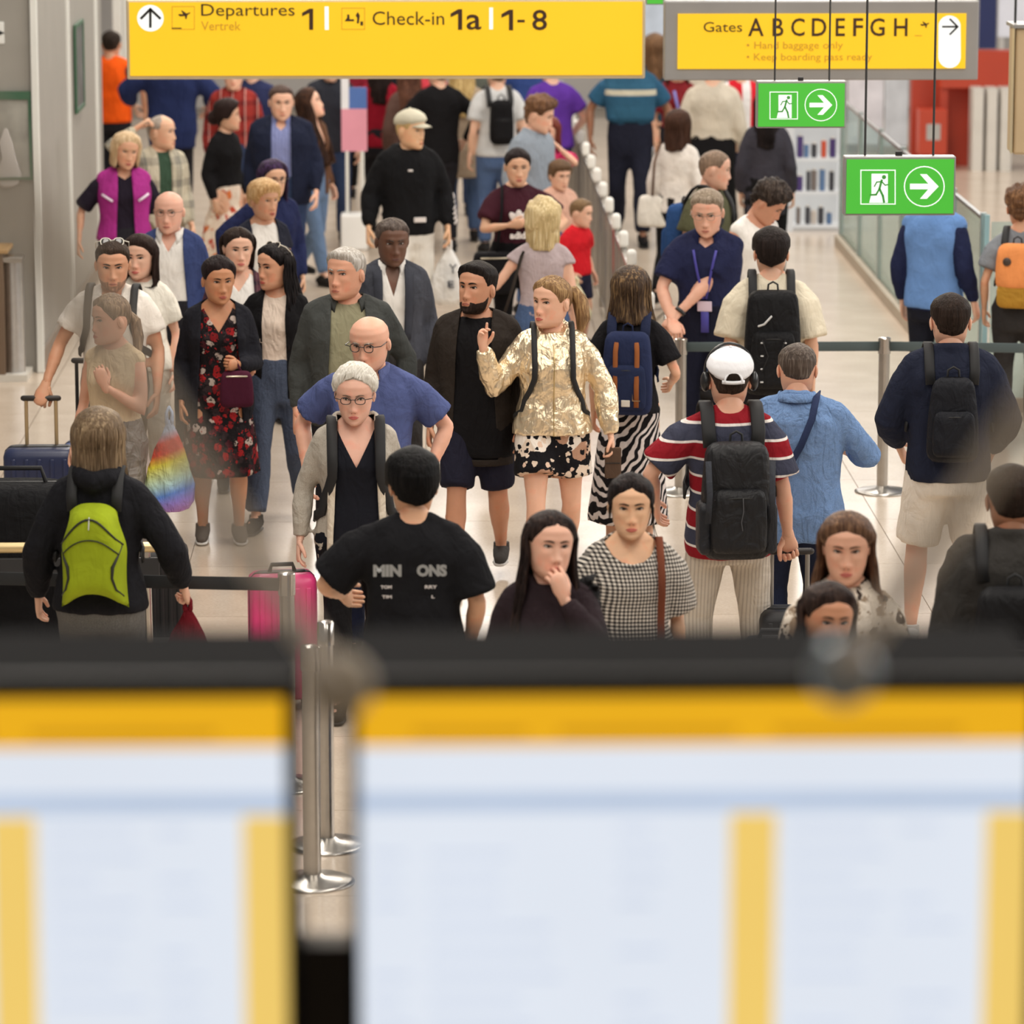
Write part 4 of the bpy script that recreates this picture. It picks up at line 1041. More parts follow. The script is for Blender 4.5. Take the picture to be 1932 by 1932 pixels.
sB = stanchion(1283, 930, 'steel barrier post under the hands of the navy-shirted guard')
sC = stanchion(2060, 935, 'steel barrier post beyond the right edge')
sE = stanchion(1850, 985, 'steel barrier post half hidden behind the man with white shorts')
belt(sB, sA, 'grey barrier belt between the guard and the lone post', BELT); belt(sA, sC, 'grey barrier belt running off to the right edge', BELT)
sP1 = stanchion(545, 1482, 'steel barrier post at the end of the black belt, left of the grey-haired woman')
sP3 = stanchion(590, 1665, 'nearest steel barrier post seen through the gap between the screens', .036, .99)
sP2 = stanchion(618, 1596, 'steel barrier base just behind the nearest post in the gap', .030, .97)
sP4 = stanchion(-70, 1466, 'steel barrier post beyond the left edge')
belt(sP4, sP1, 'black barrier belt across the lower left', BELTK)
# ------------------------------------------------------------------ shops and background on the right
def at(px0, py0, px1, py1, y): a = on_y(px0, py1, y); b = on_y(px1, py0, y); return a, b
RED = plain((176, 62, 40), .45, var=.1, name='red_panel'); RED2 = plain((206, 62, 24), .4, var=.04, emit=.45, name='red_fascia')  # glow put into the fascia red; the hose cabinet wears it without a lamp
Yb = 45.0
a, b = at(1716, 100, 1836, 420, Yb); o = boxo('wall_red', (a.x, Yb, 0), (b.x, Yb + .2, b.z), RED); struct(o)
a, b = at(1776, 96, 1960, 166, Yb - .3); r = thing('fascia', 'bright red shop fascia at the upper right', 'fascia', (a.x, Yb - .3, 0))
boxo('board', (0, 0, a.z), (b.x - a.x, .25, b.z), RED2, r); boxo('leg', (0, .05, 0), (.08, .2, a.z), RED, r); boxo('leg', (b.x - a.x - .08, .05, 0), (b.x - a.x, .2, a.z), RED, r)
a, b = at(1734, 208, 1788, 292, Yb - .5); r = thing('hose_cabinet', 'red hose cabinet with a grey square window', 'cabinet', ((a.x + b.x) / 2, Yb - .5, 0)); w = (b.x - a.x) / 2
boxo('body', (-w, 0, a.z), (w, .3, b.z), RED2, r, .01); boxo('window', (-w * .5, -.012, a.z + .16), (w * .5, .01, b.z - .15), plain((170, 168, 164), .4, name='grey_glass'), r); boxo('stand', (-w * .8, .05, 0), (w * .8, .28, a.z), RED, r)
for i, (x0, x1) in enumerate(((1832, 1858), (1859, 1884), (1885, 1912))):
    a, b = at(x0, 166, x1, 340, Yb - .6); r = thing('locker', ['leftmost pale grey locker by the red fascia', 'middle pale grey locker by the red fascia', 'rightmost pale grey locker by the red fascia'][i], 'locker', ((a.x + b.x) / 2, Yb - .6, 0), 0, 1, 'pale lockers'); w = (b.x - a.x) / 2
    boxo('body', (-w, .02, 0), (w, .3, b.z), plain((196, 192, 184), .4, name='locker'), r, .01); boxo('door', (-w + .01, 0, a.z), (w - .01, .02, b.z - .02), plain((212, 208, 200), .35, name='locker_door'), r, .006)
a, b = at(1846, -40, 1882, 92, Yb + 1); r = thing('banner', 'dark blue vertical banner at the upper right corner', 'banner', (a.x, Yb + 1, 0)); boxo('cloth', (0, 0, a.z), (b.x - a.x, .03, b.z), plain((36, 48, 96), .6, name='blue_banner'), r); boxo('pole', (.0, .03, 0), (.04, .07, b.z), WHITEM, r)
a, b = at(1884, -40, 2000, 70, Yb + 1.2); r = thing('light_box', 'white glowing shop panel at the upper right corner', 'panel', (a.x, Yb + 1.2, 0)); boxo('panel', (0, 0, a.z), (b.x - a.x, .05, b.z), plain((226, 222, 224), .5, emit=.7, name='lit_panel'), r); boxo('leg', (.02, .05, 0), (.07, .1, b.z), WHITEM, r)
# white shop shelf with goods
Ys = on_z(1540, 437, 0).y; a, b = at(1486, 150, 1596, 437, Ys); w = b.x - a.x; SW = plain((238, 236, 232), .35, emit=.5, name='white_shelf')  # shelf brightness put into the boards as a glow, no lamp there
sh = thing('shop_shelf', 'bright white shop shelf unit stocked with small goods', 'shelf', (a.x, Ys, 0)); ht = b.z
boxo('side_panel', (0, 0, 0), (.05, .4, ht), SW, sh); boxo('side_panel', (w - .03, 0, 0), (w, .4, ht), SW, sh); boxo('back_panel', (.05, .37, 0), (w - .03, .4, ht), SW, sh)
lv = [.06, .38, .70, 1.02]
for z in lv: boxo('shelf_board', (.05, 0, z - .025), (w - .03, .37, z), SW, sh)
gcols = [((70, 50, 110), 'purple'), ((200, 190, 180), 'cream'), ((120, 110, 105), 'grey'), ((200, 80, 50), 'red'), ((60, 60, 66), 'dark'), ((90, 120, 160), 'blue')]
random.seed(3)
for li, z in enumerate(lv):
    xx = .09
    while xx < w - .1:
        ww = random.uniform(.035, .06); hh = random.uniform(.09, .22); c, nm = random.choice(gcols)
        g = thing('goods_box', 'small %s packet on the %s board of the white shop shelf' % (nm, ('lowest', 'second', 'third', 'top')[li]), 'package', (a.x + xx + ww / 2, Ys + .12, z), 0, 1, 'goods on the white shelf')
        MB().rbox((0, 0, hh / 2), (ww / 2, .03, hh / 2), .006, None, 12).build('pack', plain(c, .5, name='pack_' + nm), g)
        MB().rbox((0, 0, hh + .006), (ww / 3, .02, .012), .004, None, 10).build('lid', plain((225, 222, 215), .5, name='lid'), g)
        xx += ww + random.uniform(.006, .05)
# row of far shopfront blocks that close the hall behind the crowd
for i, (x0, x1, y0, c, lab) in enumerate(((1600, 1668, 120, (232, 222, 220), 'pale pink lit shop column beyond the glass'), (1670, 1714, 130, (208, 206, 204), 'light grey shop column beyond the glass'), (1410, 1484, 200, (48, 46, 50), 'dark shop recess left of the white shelf'), (1215, 1262, -30, (206, 214, 224), 'pale blue lit shop panel between the yellow signs'))):
    y = Yb + 1.5 - i * .2; a, b = at(x0, y0, x1, 300, y)
    r = thing('display_column', lab, 'column', (a.x, y, 0)); boxo('panel', (0, 0, .1), (b.x - a.x, .12, b.z), plain(c, .5, var=.15, emit=.55 if c[0] > 200 else 0, name='shop_panel', nscale=4), r); boxo('foot', (0, -.02, 0), (b.x - a.x, .14, .1), SF, r)
# pink and blue banner stand behind the long-haired woman
Yp = on_z(668, 470, 0).y; a, b = at(646, 150, 692, 470, Yp); w = b.x - a.x
r = thing('banner_stand', 'pink, blue and white banner stand on a white box base', 'banner', (a.x + w / 2, Yp, 0))
zz = lambda py: on_y(668, py, Yp).z
boxo('base', (-w * .55, -.12, 0), (w * .5, .12, zz(402)), plain((236, 236, 234), .4, name='white_base'), r, .02)
for s in (-.35, .25): boxo('upright', (w * s, -.03, zz(402)), (w * s + .03, .0, zz(285)), WHITEM, r)
boxo('pink_panel', (-w * .5, -.02, zz(285)), (w * .5, .02, zz(205)), plain((222, 150, 168), .5, name='pink_print'), r); boxo('blue_panel', (-w * .2, -.02, zz(205)), (w * .5, .02, zz(165)), plain((76, 110, 176), .5, name='blue_print'), r); boxo('white_panel', (-w * .5, -.02, zz(205)), (-w * .2, .02, zz(120)), plain((230, 230, 235), .5, name='white_print2'), r)
# ------------------------------------------------------------------ the crowd
JEANS = cloth((62, 82, 118), 'heather', [(86, 106, 142)], name='denim'); DJEANS = cloth((40, 52, 80), 'heather', [(52, 66, 96)], name='dark_denim'); BLK = cloth((22, 21, 23), name='black_cloth'); NAVY = cloth((30, 36, 58), name='navy_cloth')
WHT = cloth((232, 228, 222), fold=.3, name='white_cotton'); CHAR = cloth((52, 50, 50), name='charcoal_cloth'); DKT = cloth((36, 35, 40), name='dark_trousers'); WEB = plain((22, 22, 24), .75, name='webbing')
def tee(m, name='tshirt', **k): return dict(dict(name=name, mat=m, off=.012, sleeve=.58, cuts=[scoop(.085, .035)], hem=.88, soff=.022), **k)
def jacket(m, wt=.06, wb=.10, name='jacket', **k): return dict(dict(name=name, mat=m, off=.021, sleeve=1.94, cuts=[open_front(wt, wb)], hem=.80, soff=.015, disp=.014), **k)
def longs(m, name='shirt', **k): return dict(dict(name=name, mat=m, off=.016, sleeve=1.93, hem=.84, soff=.018, disp=.013), **k)
def pants(m, name='trousers', **k): return dict(dict(kind='trousers', name=name, mat=m), **k)
LT, FAIR, TAN, OLV, BRN, DBR, EAS = (226, 182, 158), (226, 178, 152), (206, 156, 126), (214, 168, 138), (176, 122, 88), (104, 72, 56), (226, 182, 146)
LONGB = (hstyle('back'), ('curtain', dict(L=.30, phi0=84)))
def longh(L=.35, phi=66, **k): return (hstyle('back', **{**dict(side=.017, top=.023), **{q: v for q, v in k.items() if q in ('side', 'top', 'part')}}), ('curtain', {**dict(L=L, phi0=phi), **{q: v for q, v in k.items() if q not in ('side', 'top', 'part')}}))
# --- farthest row, mostly behind the signs
person('orange', 'person in orange hi-vis vest standing with back turned by the left wall', 208, 55, 1.80, 160, sk=TAN, hc=(45, 36, 30), hair=('crop',), tops=[tee(cloth((58, 58, 66)), loose=.01), dict(name='vest', mat=cloth((238, 92, 22), fold=.5, name='hi_vis'), off=.034, sleeve=0, hem=.86, disp=.016)], bottom=pants(DKT), head=(20, 5, 0), R=dict(w=(.16, -.08, -.47), hint=(1, .4, 0)))
person('navyback', 'person in navy coat seen from behind under the departures sign', 322, 62, 1.84, 175, b=1.22, tops=[dict(name='coat', mat=cloth((38, 48, 88), name='navy_coat'), off=.036, sleeve=1.8, hem=.70, disp=.018)], bottom=pants(DKT), L=dict(w=(.2, -.2, -.34), hint=(1, .6, 0)), R=dict(w=(.12, -.25, -.36), hint=(1, .6, 0)))
person('redcheck', 'person in red checked shirt half hidden by the departures sign', 440, 108, 1.78, 0, sk=FAIR, hc=(90, 60, 40), tops=[longs(cloth((150, 52, 46), 'plaid', [(90, 30, 32), (220, 190, 180)], scale=9))], bottom=pants(DJEANS))
person('redtop', 'person in dark red top and dark trousers under the departures sign', 716, 96, 1.74, 175, fem=True, hc=(40, 30, 28), hair=longh(.3, 70), tops=[longs(cloth((150, 26, 44)))], bottom=pants(DKT), legs='walkL')
person('brownlong', 'person with long reddish brown hair beneath the departures sign', 772, 112, 1.70, 180, fem=True, hc=(96, 62, 48), hc2=(140, 96, 74), hair=longh(.42, 60, back=.15), tops=[longs(cloth((98, 74, 66)))], bottom=pants(DKT))
person('blackphone', 'person in black jacket holding a white cup beneath the departures sign', 828, 104, 1.80, 200, hc=(60, 42, 34), tops=[jacket(BLK, name='jacket', cuts=[])], bottom=pants(DKT), L=dict(w=(.05, -.26, -.30), hint=(1, .6, -.4)), R=dict(w=(.12, -.12, -.42), hint=(1, .6, 0)))
person('pinktop', 'person in a bright coral top under the middle of the departures sign', 800, 85, 1.72, 0, fem=True, hc=(70, 50, 40), hair=longh(.25, 75), tops=[tee(cloth((214, 72, 84)))], bottom=pants(DKT), dy=1.2)
person('blondecoat', 'person with long blonde hair and a taupe coat seen from behind', 872, 104, 1.74, 185, fem=True, b=1.1, hc=(190, 160, 104), hc2=(226, 202, 148), hair=longh(.36, 60, back=.17, width=.10), tops=[dict(name='coat', mat=cloth((160, 142, 122)), off=.036, sleeve=1.9, hem=.62, disp=.018, loose=.03)], bottom=pants(JEANS))
person('greytee', 'person in pale grey t-shirt with a black strap over the shoulder', 938, 106, 1.80, 190, hc=(92, 70, 52), tops=[tee(cloth((198, 198, 198)), loose=.02, sleeve=.72)], bottom=pants(JEANS))
backpack(PEOPLE['greytee'], 'black backpack on the person in pale grey t-shirt', BLK, w=.10, hgt=.2, zc=1.2, sx=.10)
person('bluefar', 'person in blue jacket far down the hall under the sign', 990, 60, 1.80, 180, tops=[jacket(cloth((56, 78, 138)), cuts=[])], bottom=pants(DKT), hc=(60, 44, 34))
person('purpletee', 'person in purple t-shirt seen from behind beside the railing', 1045, 108, 1.78, 200, b=1.12, dy=.7, sk=LT, hc=(48, 36, 30), tops=[tee(cloth((92, 52, 150)), loose=.02, sleeve=.7)], bottom=pants(DJEANS), R=dict(w=(.10, -.18, -.42), hint=(.6, .8, 0)))
person('police', 'officer in teal reflective vest and dark trousers walking beyond the railing', 1190, 74, 1.90, 0, b=1.12, sk=(150, 104, 78), hc=(24, 20, 20), hair=('crop',), head=(0, 8, 0), tops=[tee(cloth((44, 84, 112)), sleeve=.75, soff=.03), dict(name='vest', mat=cloth((52, 96, 124), 'stripes', [(52, 96, 124), (50, 92, 120), (48, 90, 118), (196, 190, 170), (50, 92, 118), (46, 86, 112), (44, 84, 110), (52, 96, 124)], scale=2.6, name='officer_vest'), off=.036, sleeve=0, hem=1.06, disp=.014)], bottom=pants(cloth((32, 34, 48)), ztop=1.08, lw=.01), L=dict(w=(.15, -.04, -.50), hint=(1, .6, 0)), R=dict(w=(.17, -.02, -.49), hint=(1, .6, 0)), legs='walkL', shoes=(20, 20, 22))
person('maroonfar', 'person in maroon shirt with a lanyard behind the white-jacketed woman', 1290, 108, 1.72, 10, fem=True, dy=1.0, sk=OLV, hc=(60, 36, 28), hair=longh(.2, 72), tops=[tee(cloth((126, 36, 42)), sleeve=.8)], bottom=pants(DKT))
person('whitejacket', 'person in white jacket carrying a white handbag on a shoulder strap', 1278, 205, 1.64, 160, fem=True, hc=(66, 44, 34), hair=longh(.18, 60), tops=[longs(cloth((222, 214, 206)), disp=.018)], bottom=pants(BLK), legs='walkR')
person('blackpants', 'person in beige top and black trousers under the gates sign', 1345, 98, 1.84, 175, b=1.2, hc=(60, 46, 38), tops=[longs(cloth((196, 186, 170)), hem=1.0)], bottom=pants(BLK, ztop=1.08, lw=.05))
person('redwhite', 'person in a red and white jacket under the gates sign', 1398, 96, 1.76, 185, hc=(60, 46, 38), tops=[longs(cloth((206, 36, 50), 'vstripes', [(232, 228, 228)], scale=5))], bottom=pants(NAVY))
person('darkshop', 'person in dark clothes standing in front of the white shop shelf', 1448, 168, 1.74, 170, fem=True, hc=(30, 24, 24), hair=longh(.3, 60), tops=[longs(cloth((58, 56, 64)), hem=.7)], bottom=pants(BLK))
FAR = [(476, 96, 1.80, 'dark blue shirt', (44, 50, 84), 'left of the navy-jacketed man'), (622, 92, 1.82, 'charcoal shirt', (46, 48, 56), 'right of the long-haired woman in profile'), (650, 52, 1.76, 'wine-red jacket', (132, 34, 50), 'behind the pink banner stand'), (745, 66, 1.78, 'black suit', (28, 28, 34), 'left of the cap wearer, far back'), (905, 66, 1.78, 'grey-green jacket', (96, 100, 92), 'behind the long blonde hair'), (1236, 62, 1.80, 'dark teal jacket', (40, 62, 74), 'right of the officer, far back'), (1320, 60, 1.76, 'cream sweater', (206, 196, 180), 'far behind the gates sign')]
for i_, (x_, y_, h_, g_, c_, w_) in enumerate(FAR):
    person('far%d' % i_, 'distant person in %s %s' % (g_, w_), x_, y_, h_, (170, 10, 190, 0, 175, 185, 0)[i_], fem=i_ % 3 == 2, hc=[(50, 38, 30), (34, 28, 26), (110, 80, 54)][i_ % 3], hair=longh(.25, 66) if i_ % 3 == 2 else ('short',), tops=[longs(cloth(c_), 'jacket', off=.026)], bottom=pants([DKT, DJEANS, BLK][i_ % 3]), legs=('walkL', 'stand', 'walkR')[i_ % 3])
# --- middle distance, left
person('pointer', 'balding person in plaid shirt raising a hand to the head', 300, 212, 1.76, 25, sk=OLV, hc=(150, 140, 130), hair=('fringe',), head=(45, 0, 0), tops=[tee(cloth((56, 78, 62))), jacket(cloth((186, 178, 158), 'plaid', [(120, 116, 108), (90, 96, 90)], scale=7), .05, .06)], bottom=pants(cloth((120, 106, 86))), R=dict(w=(.05, -.08, .26), hint=(1, -.1, .1), palm=(-1, -.2, 0), curl=.7))
person('bun', 'dark-haired person in profile wearing black top and floral skirt', 424, 185, 1.66, 55, fem=True, sk=OLV, hc=(40, 28, 26), hair=(hstyle('full', side=.020, top=.030, line=[.070, .060, .036, -.01, -.03, -.03, -.06, -.09]), ('bun', (0, .11, -.02), (.05, .05, .06))), head=(35, 0, 0), tops=[longs(BLK, hem=.98)], bottom=dict(kind='skirt', name='skirt', mat=cloth((226, 208, 190), 'floral', [(214, 120, 70), (232, 214, 196), (180, 70, 50), (236, 222, 206)], scale=1.2), z1=.35, flare=.10))
person('navyman', 'person in navy jacket over a striped blue shirt, hands low', 530, 155, 1.84, 0, b=1.24, sk=FAIR, hc=(70, 52, 44), hair=('crop',), head=(8, 6, 0), tops=[longs(cloth((120, 128, 176), 'vstripes', [(140, 148, 192)], scale=38), cuts=[vneck(.05, .10)]), jacket(cloth((28, 33, 52), name='navy_jacket'), .075, .085, off=.034)], bottom=pants(DJEANS), L=dict(w=(.09, -.16, -.50), hint=(.6, 1, 0)), extras=[x_collar(cloth((120, 128, 176), name='blue_collar'), .004)])
person('longprofile', 'person with very long brown hair gazing up to the right', 586, 163, 1.70, 50, fem=True, sk=FAIR, hc=(52, 36, 30), hc2=(104, 70, 50), hair=longh(.50, 66, back=.16, width=.10), head=(30, -18, 0), tops=[jacket(cloth((96, 66, 48)), .05, .07)], bottom=pants(cloth((84, 106, 140), 'heather', [(110, 132, 160)], name='light_denim')), legs='walkR')
person('purplehair', 'person with dark purple hair and glasses half hidden behind a blonde woman', 512, 298, 1.68, 12, fem=True, sk=OLV, hc=(44, 32, 48), hc2=(92, 66, 110), hair=longh(.22, 60, wave=.02), head=(14, 4, 0), tops=[longs(cloth((34, 40, 74)), off=.03)], bottom=pants(NAVY), extras=[x_glasses()], R=dict(w=(.24, -.1, -.42), hint=(1, .3, 0)))
person('blondeshort', 'short-haired blonde person in white t-shirt and dark gilet', 494, 336, 1.68, 18, fem=True, sk=TAN, hc=(196, 152, 100), hc2=(236, 206, 160), hair=(hstyle('full', line=[.058, .052, .030, -.03, -.01, 0, -.05, -.085], top=.03, side=.02, quiff=.008),), head=(22, 3, 0), tops=[tee(WHT, cuts=[scoop(.10, .06)]), jacket(cloth((36, 38, 50)), .095, .10, name='gilet', sleeve=.46)], bottom=pants(JEANS), mouth=.5)
person('purplevest', 'staff person in magenta vest with pale bobbed hair', 232, 246, 1.72, 8, fem=True, b=1.16, sk=TAN, hc=(190, 160, 122), hc2=(226, 204, 172), hair=longh(.10, 52, front=.09, side=.018, top=.026), head=(14, 6, 6), tops=[tee(cloth((34, 28, 40)), sleeve=.95, cuts=[vneck(.07, .10)]), dict(name='vest', mat=cloth((158, 48, 128), fold=.4, name='magenta_vest'), off=.036, sleeve=0, hem=.92, cuts=[open_front(.05, .085)], disp=.012)], bottom=pants(DKT), R=dict(w=(.20, -.03, -.48), hint=(.8, .8, 0)), L=dict(w=(.12, -.14, -.46)),
       extras=[lambda P: [P['fin'](MB().ribbon([(s * (.10 + .08 * t), torso_y(s * (.10 + .08 * t), 1.24 + .05 * t, True, 1.16, .047), 1.24 + .05 * t) for t in np.linspace(0, 1, 5)], (0, -1, 0), .018, .004), 'reflective_strip', plain((226, 210, 226), .3, name='reflective')) for s in (-1, 1)]])
person('baldblue', 'bald person with glasses in blue jacket and open white shirt', 320, 353, 1.76, -4, sk=(224, 172, 150), hc=(190, 180, 170), hair=None, head=(-4, 4, 0), browc=(150, 130, 115), tops=[longs(WHT, cuts=[vneck(.05, .14)]), jacket(cloth((54, 66, 108), name='blue_jacket'), .085, .14)], bottom=pants(DKT), extras=[x_glasses((60, 52, 48), thick=.001), x_collar(WHT, .012, open_=.05)], legs='walkL')
person('youngdark', 'young dark-haired person in white top behind the floral dress', 447, 424, 1.66, 6, fem=True, sk=FAIR, hc=(42, 32, 28), hair=(hstyle('back', part=.0, side=.012, top=.016), ('curtain', dict(L=.12, phi0=88, width=.08))), head=(8, 4, 0), tops=[longs(WHT, cuts=[vneck(.08, .16)]), jacket(cloth((86, 52, 62), 'plaid', [(40, 34, 44), (120, 90, 90)], scale=16), .10, .13)], bottom=pants(JEANS))
person('halfhidden', 'dark-haired person in cream top peeking from behind the man with sunglasses', 258, 452, 1.66, -6, fem=True, sk=FAIR, hc=(44, 32, 28), hair=longh(.16, 66), head=(-10, 2, 0), tops=[tee(cloth((234, 228, 214)), loose=.03, sleeve=.7)], bottom=pants(cloth((200, 190, 174))), dy=.35)
person('sunglassman', 'person in white t-shirt with sunglasses pushed up, gripping a suitcase handle', 212, 446, 1.80, -6, b=1.06, sk=(206, 152, 120), hc=(52, 40, 32), hair=('crop',), head=(10, 8, 0), beard=dict(c=(150, 112, 90), t=.0012), tops=[tee(cloth((236, 228, 218), fold=.3), sleeve=.62, cuts=[vneck(.06, .06)])], bottom=pants(cloth((120, 110, 96))), R=dict(w=(.21, -.10, -.47), hint=(.4, 1, 0), palm=(0, 1, 0), curl=.9), L=dict(w=(.08, -.08, -.51)), extras=[x_glasses((220, 214, 200), .025, .020, on_top=True, lens=(30, 26, 24), name='sunglasses', thick=.0028)])
backpack(PEOPLE['sunglassman'], 'dark backpack worn by the man with sunglasses on his head', BLK, w=.13, hgt=.2, sx=.13, strap=.045)
person('beigetop', 'ponytailed person in beige sleeveless top and grey satin trousers looking left', 214, 551, 1.68, -20, fem=True, sk=(216, 164, 138), hc=(112, 92, 74), hc2=(160, 136, 110), hair=(hstyle('back', part=.0), ('sweep', (0, .10, .02)), ('pony', [(0, .10, .02), (.02, .13, -.02), (.04, .13, -.10), (.06, .11, -.22)], [.022, .028, .030, .016])), head=(-38, 2, 0), tops=[dict(name='top', mat=cloth((206, 184, 152), fold=.5), off=.012, sleeve=0, hem=.98, cuts=[scoop(.08, .05)])], bottom=pants(cloth((128, 120, 112), rough=.35, fold=.9, name='grey_satin'), lw=.04, ztop=1.06), L=dict(w=(-.12, -.20, -.13), hint=(.6, .2, -1), dir=(-.3, -.2, 1), palm=(-.6, 1, 0), curl=.6), R=dict(w=(.10, -.04, -.52)),
       extras=[x_tube('necklace', [(.060 * math.sin(a), -.062 * math.cos(a) - .004, 1.462 - .018 * math.cos(a)) for a in np.linspace(-2, 2, 15)], .004, plain((120, 62, 40), .5, name='cord'))])
person('floral', 'person in black and red floral dress under a dark coat', 410, 480, 1.68, 4, fem=True, b=1.10, sk=(190, 134, 98), hc=(34, 26, 26), hair=(hstyle('back', top=.02), ('sweep', (0, .10, .06)), ('bun', (.0, .10, .06), (.045, .04, .04))), head=(14, 4, 0), tops=[dict(name='dress_top', mat=cloth((26, 22, 24), 'floral', [(150, 34, 36), (176, 160, 150), (70, 30, 36), (34, 30, 32), (120, 30, 34), (50, 40, 42)], scale=2.0, name='floral_dress'), off=.014, sleeve=.6, hem=.84, cuts=[vneck(.09, .19)]), jacket(cloth((30, 30, 36)), .10, .145, name='coat', off=.030, hem=.74)], bottom=dict(kind='skirt', name='dress_skirt', mat=cloth((26, 22, 24), 'floral', [(150, 34, 36), (176, 160, 150), (70, 30, 36), (34, 30, 32), (120, 30, 34), (50, 40, 42)], scale=2.0, name='floral_dress'), z1=.42, flare=.03, off=.02), L=dict(w=(-.05, -.26, -.26), hint=(.6, .6, -1), palm=(-.3, 1, 0), curl=1.0), legs='stand', shoes=(88, 80, 74))
person('blacklong', 'long black-haired person in black jacket and pale top looking left', 522, 455, 1.70, -10, fem=True, sk=(216, 160, 128), hc=(22, 19, 20), hc2=(48, 42, 42), hair=(hstyle('back', part=-.02, side=.012, top=.016), ('curtain', dict(L=.44, phi0=80, back=.16, width=.098))), head=(-38, 2, 0), tops=[tee(cloth((226, 208, 192)), cuts=[scoop(.09, .07)], hem=.95), jacket(BLK, .07, .085)], bottom=pants(cloth((66, 74, 92), 'heather', [(84, 94, 114)], name='blue_grey_denim'), lw=.01, ztop=1.06), legs='walkR', extras=[x_glasses((216, 206, 190), .024, .019, on_top=True, lens=(40, 34, 30), name='sunglasses', thick=.0024)], R=dict(w=(.02, -.22, -.36), hint=(.8, .8, -.2), curl=.9))
person('silver', 'silver-haired person in olive t-shirt and open dark jacket looking left', 654, 462, 1.84, 4, b=1.14, sk=(214, 158, 130), hc=(160, 152, 142), hc2=(214, 210, 204), hair=(hstyle('crop', top=.016, quiff=.008),), head=(-36, -2, 0), tops=[tee(cloth((142, 138, 112), name='olive_cotton'), hem=.90, cuts=[scoop(.085, .04)]), jacket(cloth((66, 68, 66), name='grey_jacket'), .085, .14, off=.030)], bottom=pants(DKT), R=dict(w=(.10, -.06, -.52)), L=dict(w=(.14, -.04, -.50), hint=(1, 1, 0)), belly=.03, extras=[x_collar(cloth((66, 68, 66), name='grey_jacket'), .02, open_=.09)])
person('blazer', 'person in dark grey blazer and open white shirt', 738, 405, 1.80, 6, sk=DBR, hc=(74, 62, 56), hc2=(110, 98, 90), hair=(hstyle('crop', na=.005, nf=60),), head=(6, 6, 0), tops=[longs(WHT, cuts=[vneck(.045, .20)]), jacket(cloth((66, 68, 76), name='blazer_wool'), .075, .055, name='blazer')], bottom=pants(CHAR), extras=[x_collar(WHT, .006, open_=.05), x_lapel(cloth((58, 60, 68), fold=.2, name='lapel_wool'), .075, .055, .021, .06, 1.45, 1.05)])
# --- middle distance, centre
person('hoodie', 'person in black hoodie, pale cap and white trousers looking right', 770, 205, 1.84, 6, sk=(224, 178, 140), hc=(190, 160, 110), hair=('crop',), head=(48, 4, 0), tops=[dict(name='hoodie', mat=cloth((22, 22, 24), name='black_fleece'), off=.028, sleeve=1.95, hem=.84, hood=1.0, disp=.014, soff=.03)], bottom=pants(cloth((226, 222, 214), fold=.3), lw=.02), R=dict(w=(.14, -.10, -.50), hint=(.5, 1, 0)), L=dict(w=(.12, -.04, -.51), hint=(.5, 1, 0)), legs='walkR', extras=[x_cap((196, 190, 170), 'front', -4)])
person('maroontee', 'person in maroon t-shirt printed with a white trefoil, arm bent', 975, 276, 1.68, 4, fem=True, b=1.22, sk=OLV, hc=(36, 28, 28), hair=('back', ('sweep', (0, .11, .03)), ('bun', (0, .11, .03), (.045, .04, .045))), head=(4, 6, 0), tops=[tee(cloth((62, 28, 38), name='maroon_cotton'), sleeve=.72, cuts=[scoop(.08, .04)], soff=.03)], bottom=pants(BLK), R=dict(w=(-.10, -.26, -.20), hint=(1, .4, -.6), curl=.9, palm=(-.3, 1, 0)), L=dict(w=(.06, -.22, -.30), hint=(1, .4, -.4)))
person('curlyboy', 'curly brown-haired young person in a faded denim shirt, in profile', 1006, 178, 1.80, 45, sk=FAIR, hc=(96, 66, 46), hc2=(146, 108, 76), hair=('curly',), head=(30, 16, 0), tops=[longs(cloth((126, 136, 148), 'heather', [(150, 158, 168)], name='faded_denim'), loose=.02)], bottom=pants(JEANS), extras=[x_collar(cloth((126, 136, 148), 'heather', [(150, 158, 168)], name='faded_denim'), .006)])
person('pinkgirl', 'red-haired person in pink top just right of the curly-haired youth', 1036, 216, 1.58, -10, fem=True, sk=FAIR, hc=(110, 52, 40), hair=longh(.16, 66), tops=[tee(cloth((214, 56, 110)))], bottom=pants(JEANS), head=(-10, 5, 0), L=dict(w=(-.05, -.22, .12), hint=(1, .2, -1)))
person('smallchild', 'small brown-haired child beside the person in maroon t-shirt', 1052, 305, 1.30, 20, sk=FAIR, hc=(96, 72, 50), hair=('full',), hs_=1.28, tops=[tee(cloth((214, 170, 150)))], bottom=pants(JEANS), head=(10, 10, 0))
person('redboy', 'small child in red t-shirt standing by the railing', 1090, 381, 1.12, 45, sk=FAIR, hc=(120, 94, 66), hair=('crop',), hs_=1.42, head=(20, 8, 0), tops=[tee(cloth((206, 34, 44)), sleeve=.7, soff=.035, loose=.02)], bottom=pants(cloth((40, 40, 60)), kind='shorts', len=.8), R=dict(w=(.05, -.12, -.48)))
person('messyblonde', 'person with messy blonde hair in mauve top seen from behind', 1024, 374, 1.66, 175, fem=True, b=1.06, sk=FAIR, hc=(200, 176, 128), hc2=(238, 222, 182), hair=(hstyle('fluffy', side=.034, top=.034, line=[.06, .05, .03, -.02, -.06, -.08, -.11, -.12]), ('curtain', dict(L=.17, phi0=55, width=.098, back=.12, flare=.0, wave=.02))), tops=[tee(cloth((182, 166, 168)), sleeve=.3, hem=.9)], bottom=pants(JEANS), L=dict(w=(.32, -.15, -.26), hint=(.5, .6, -1)))
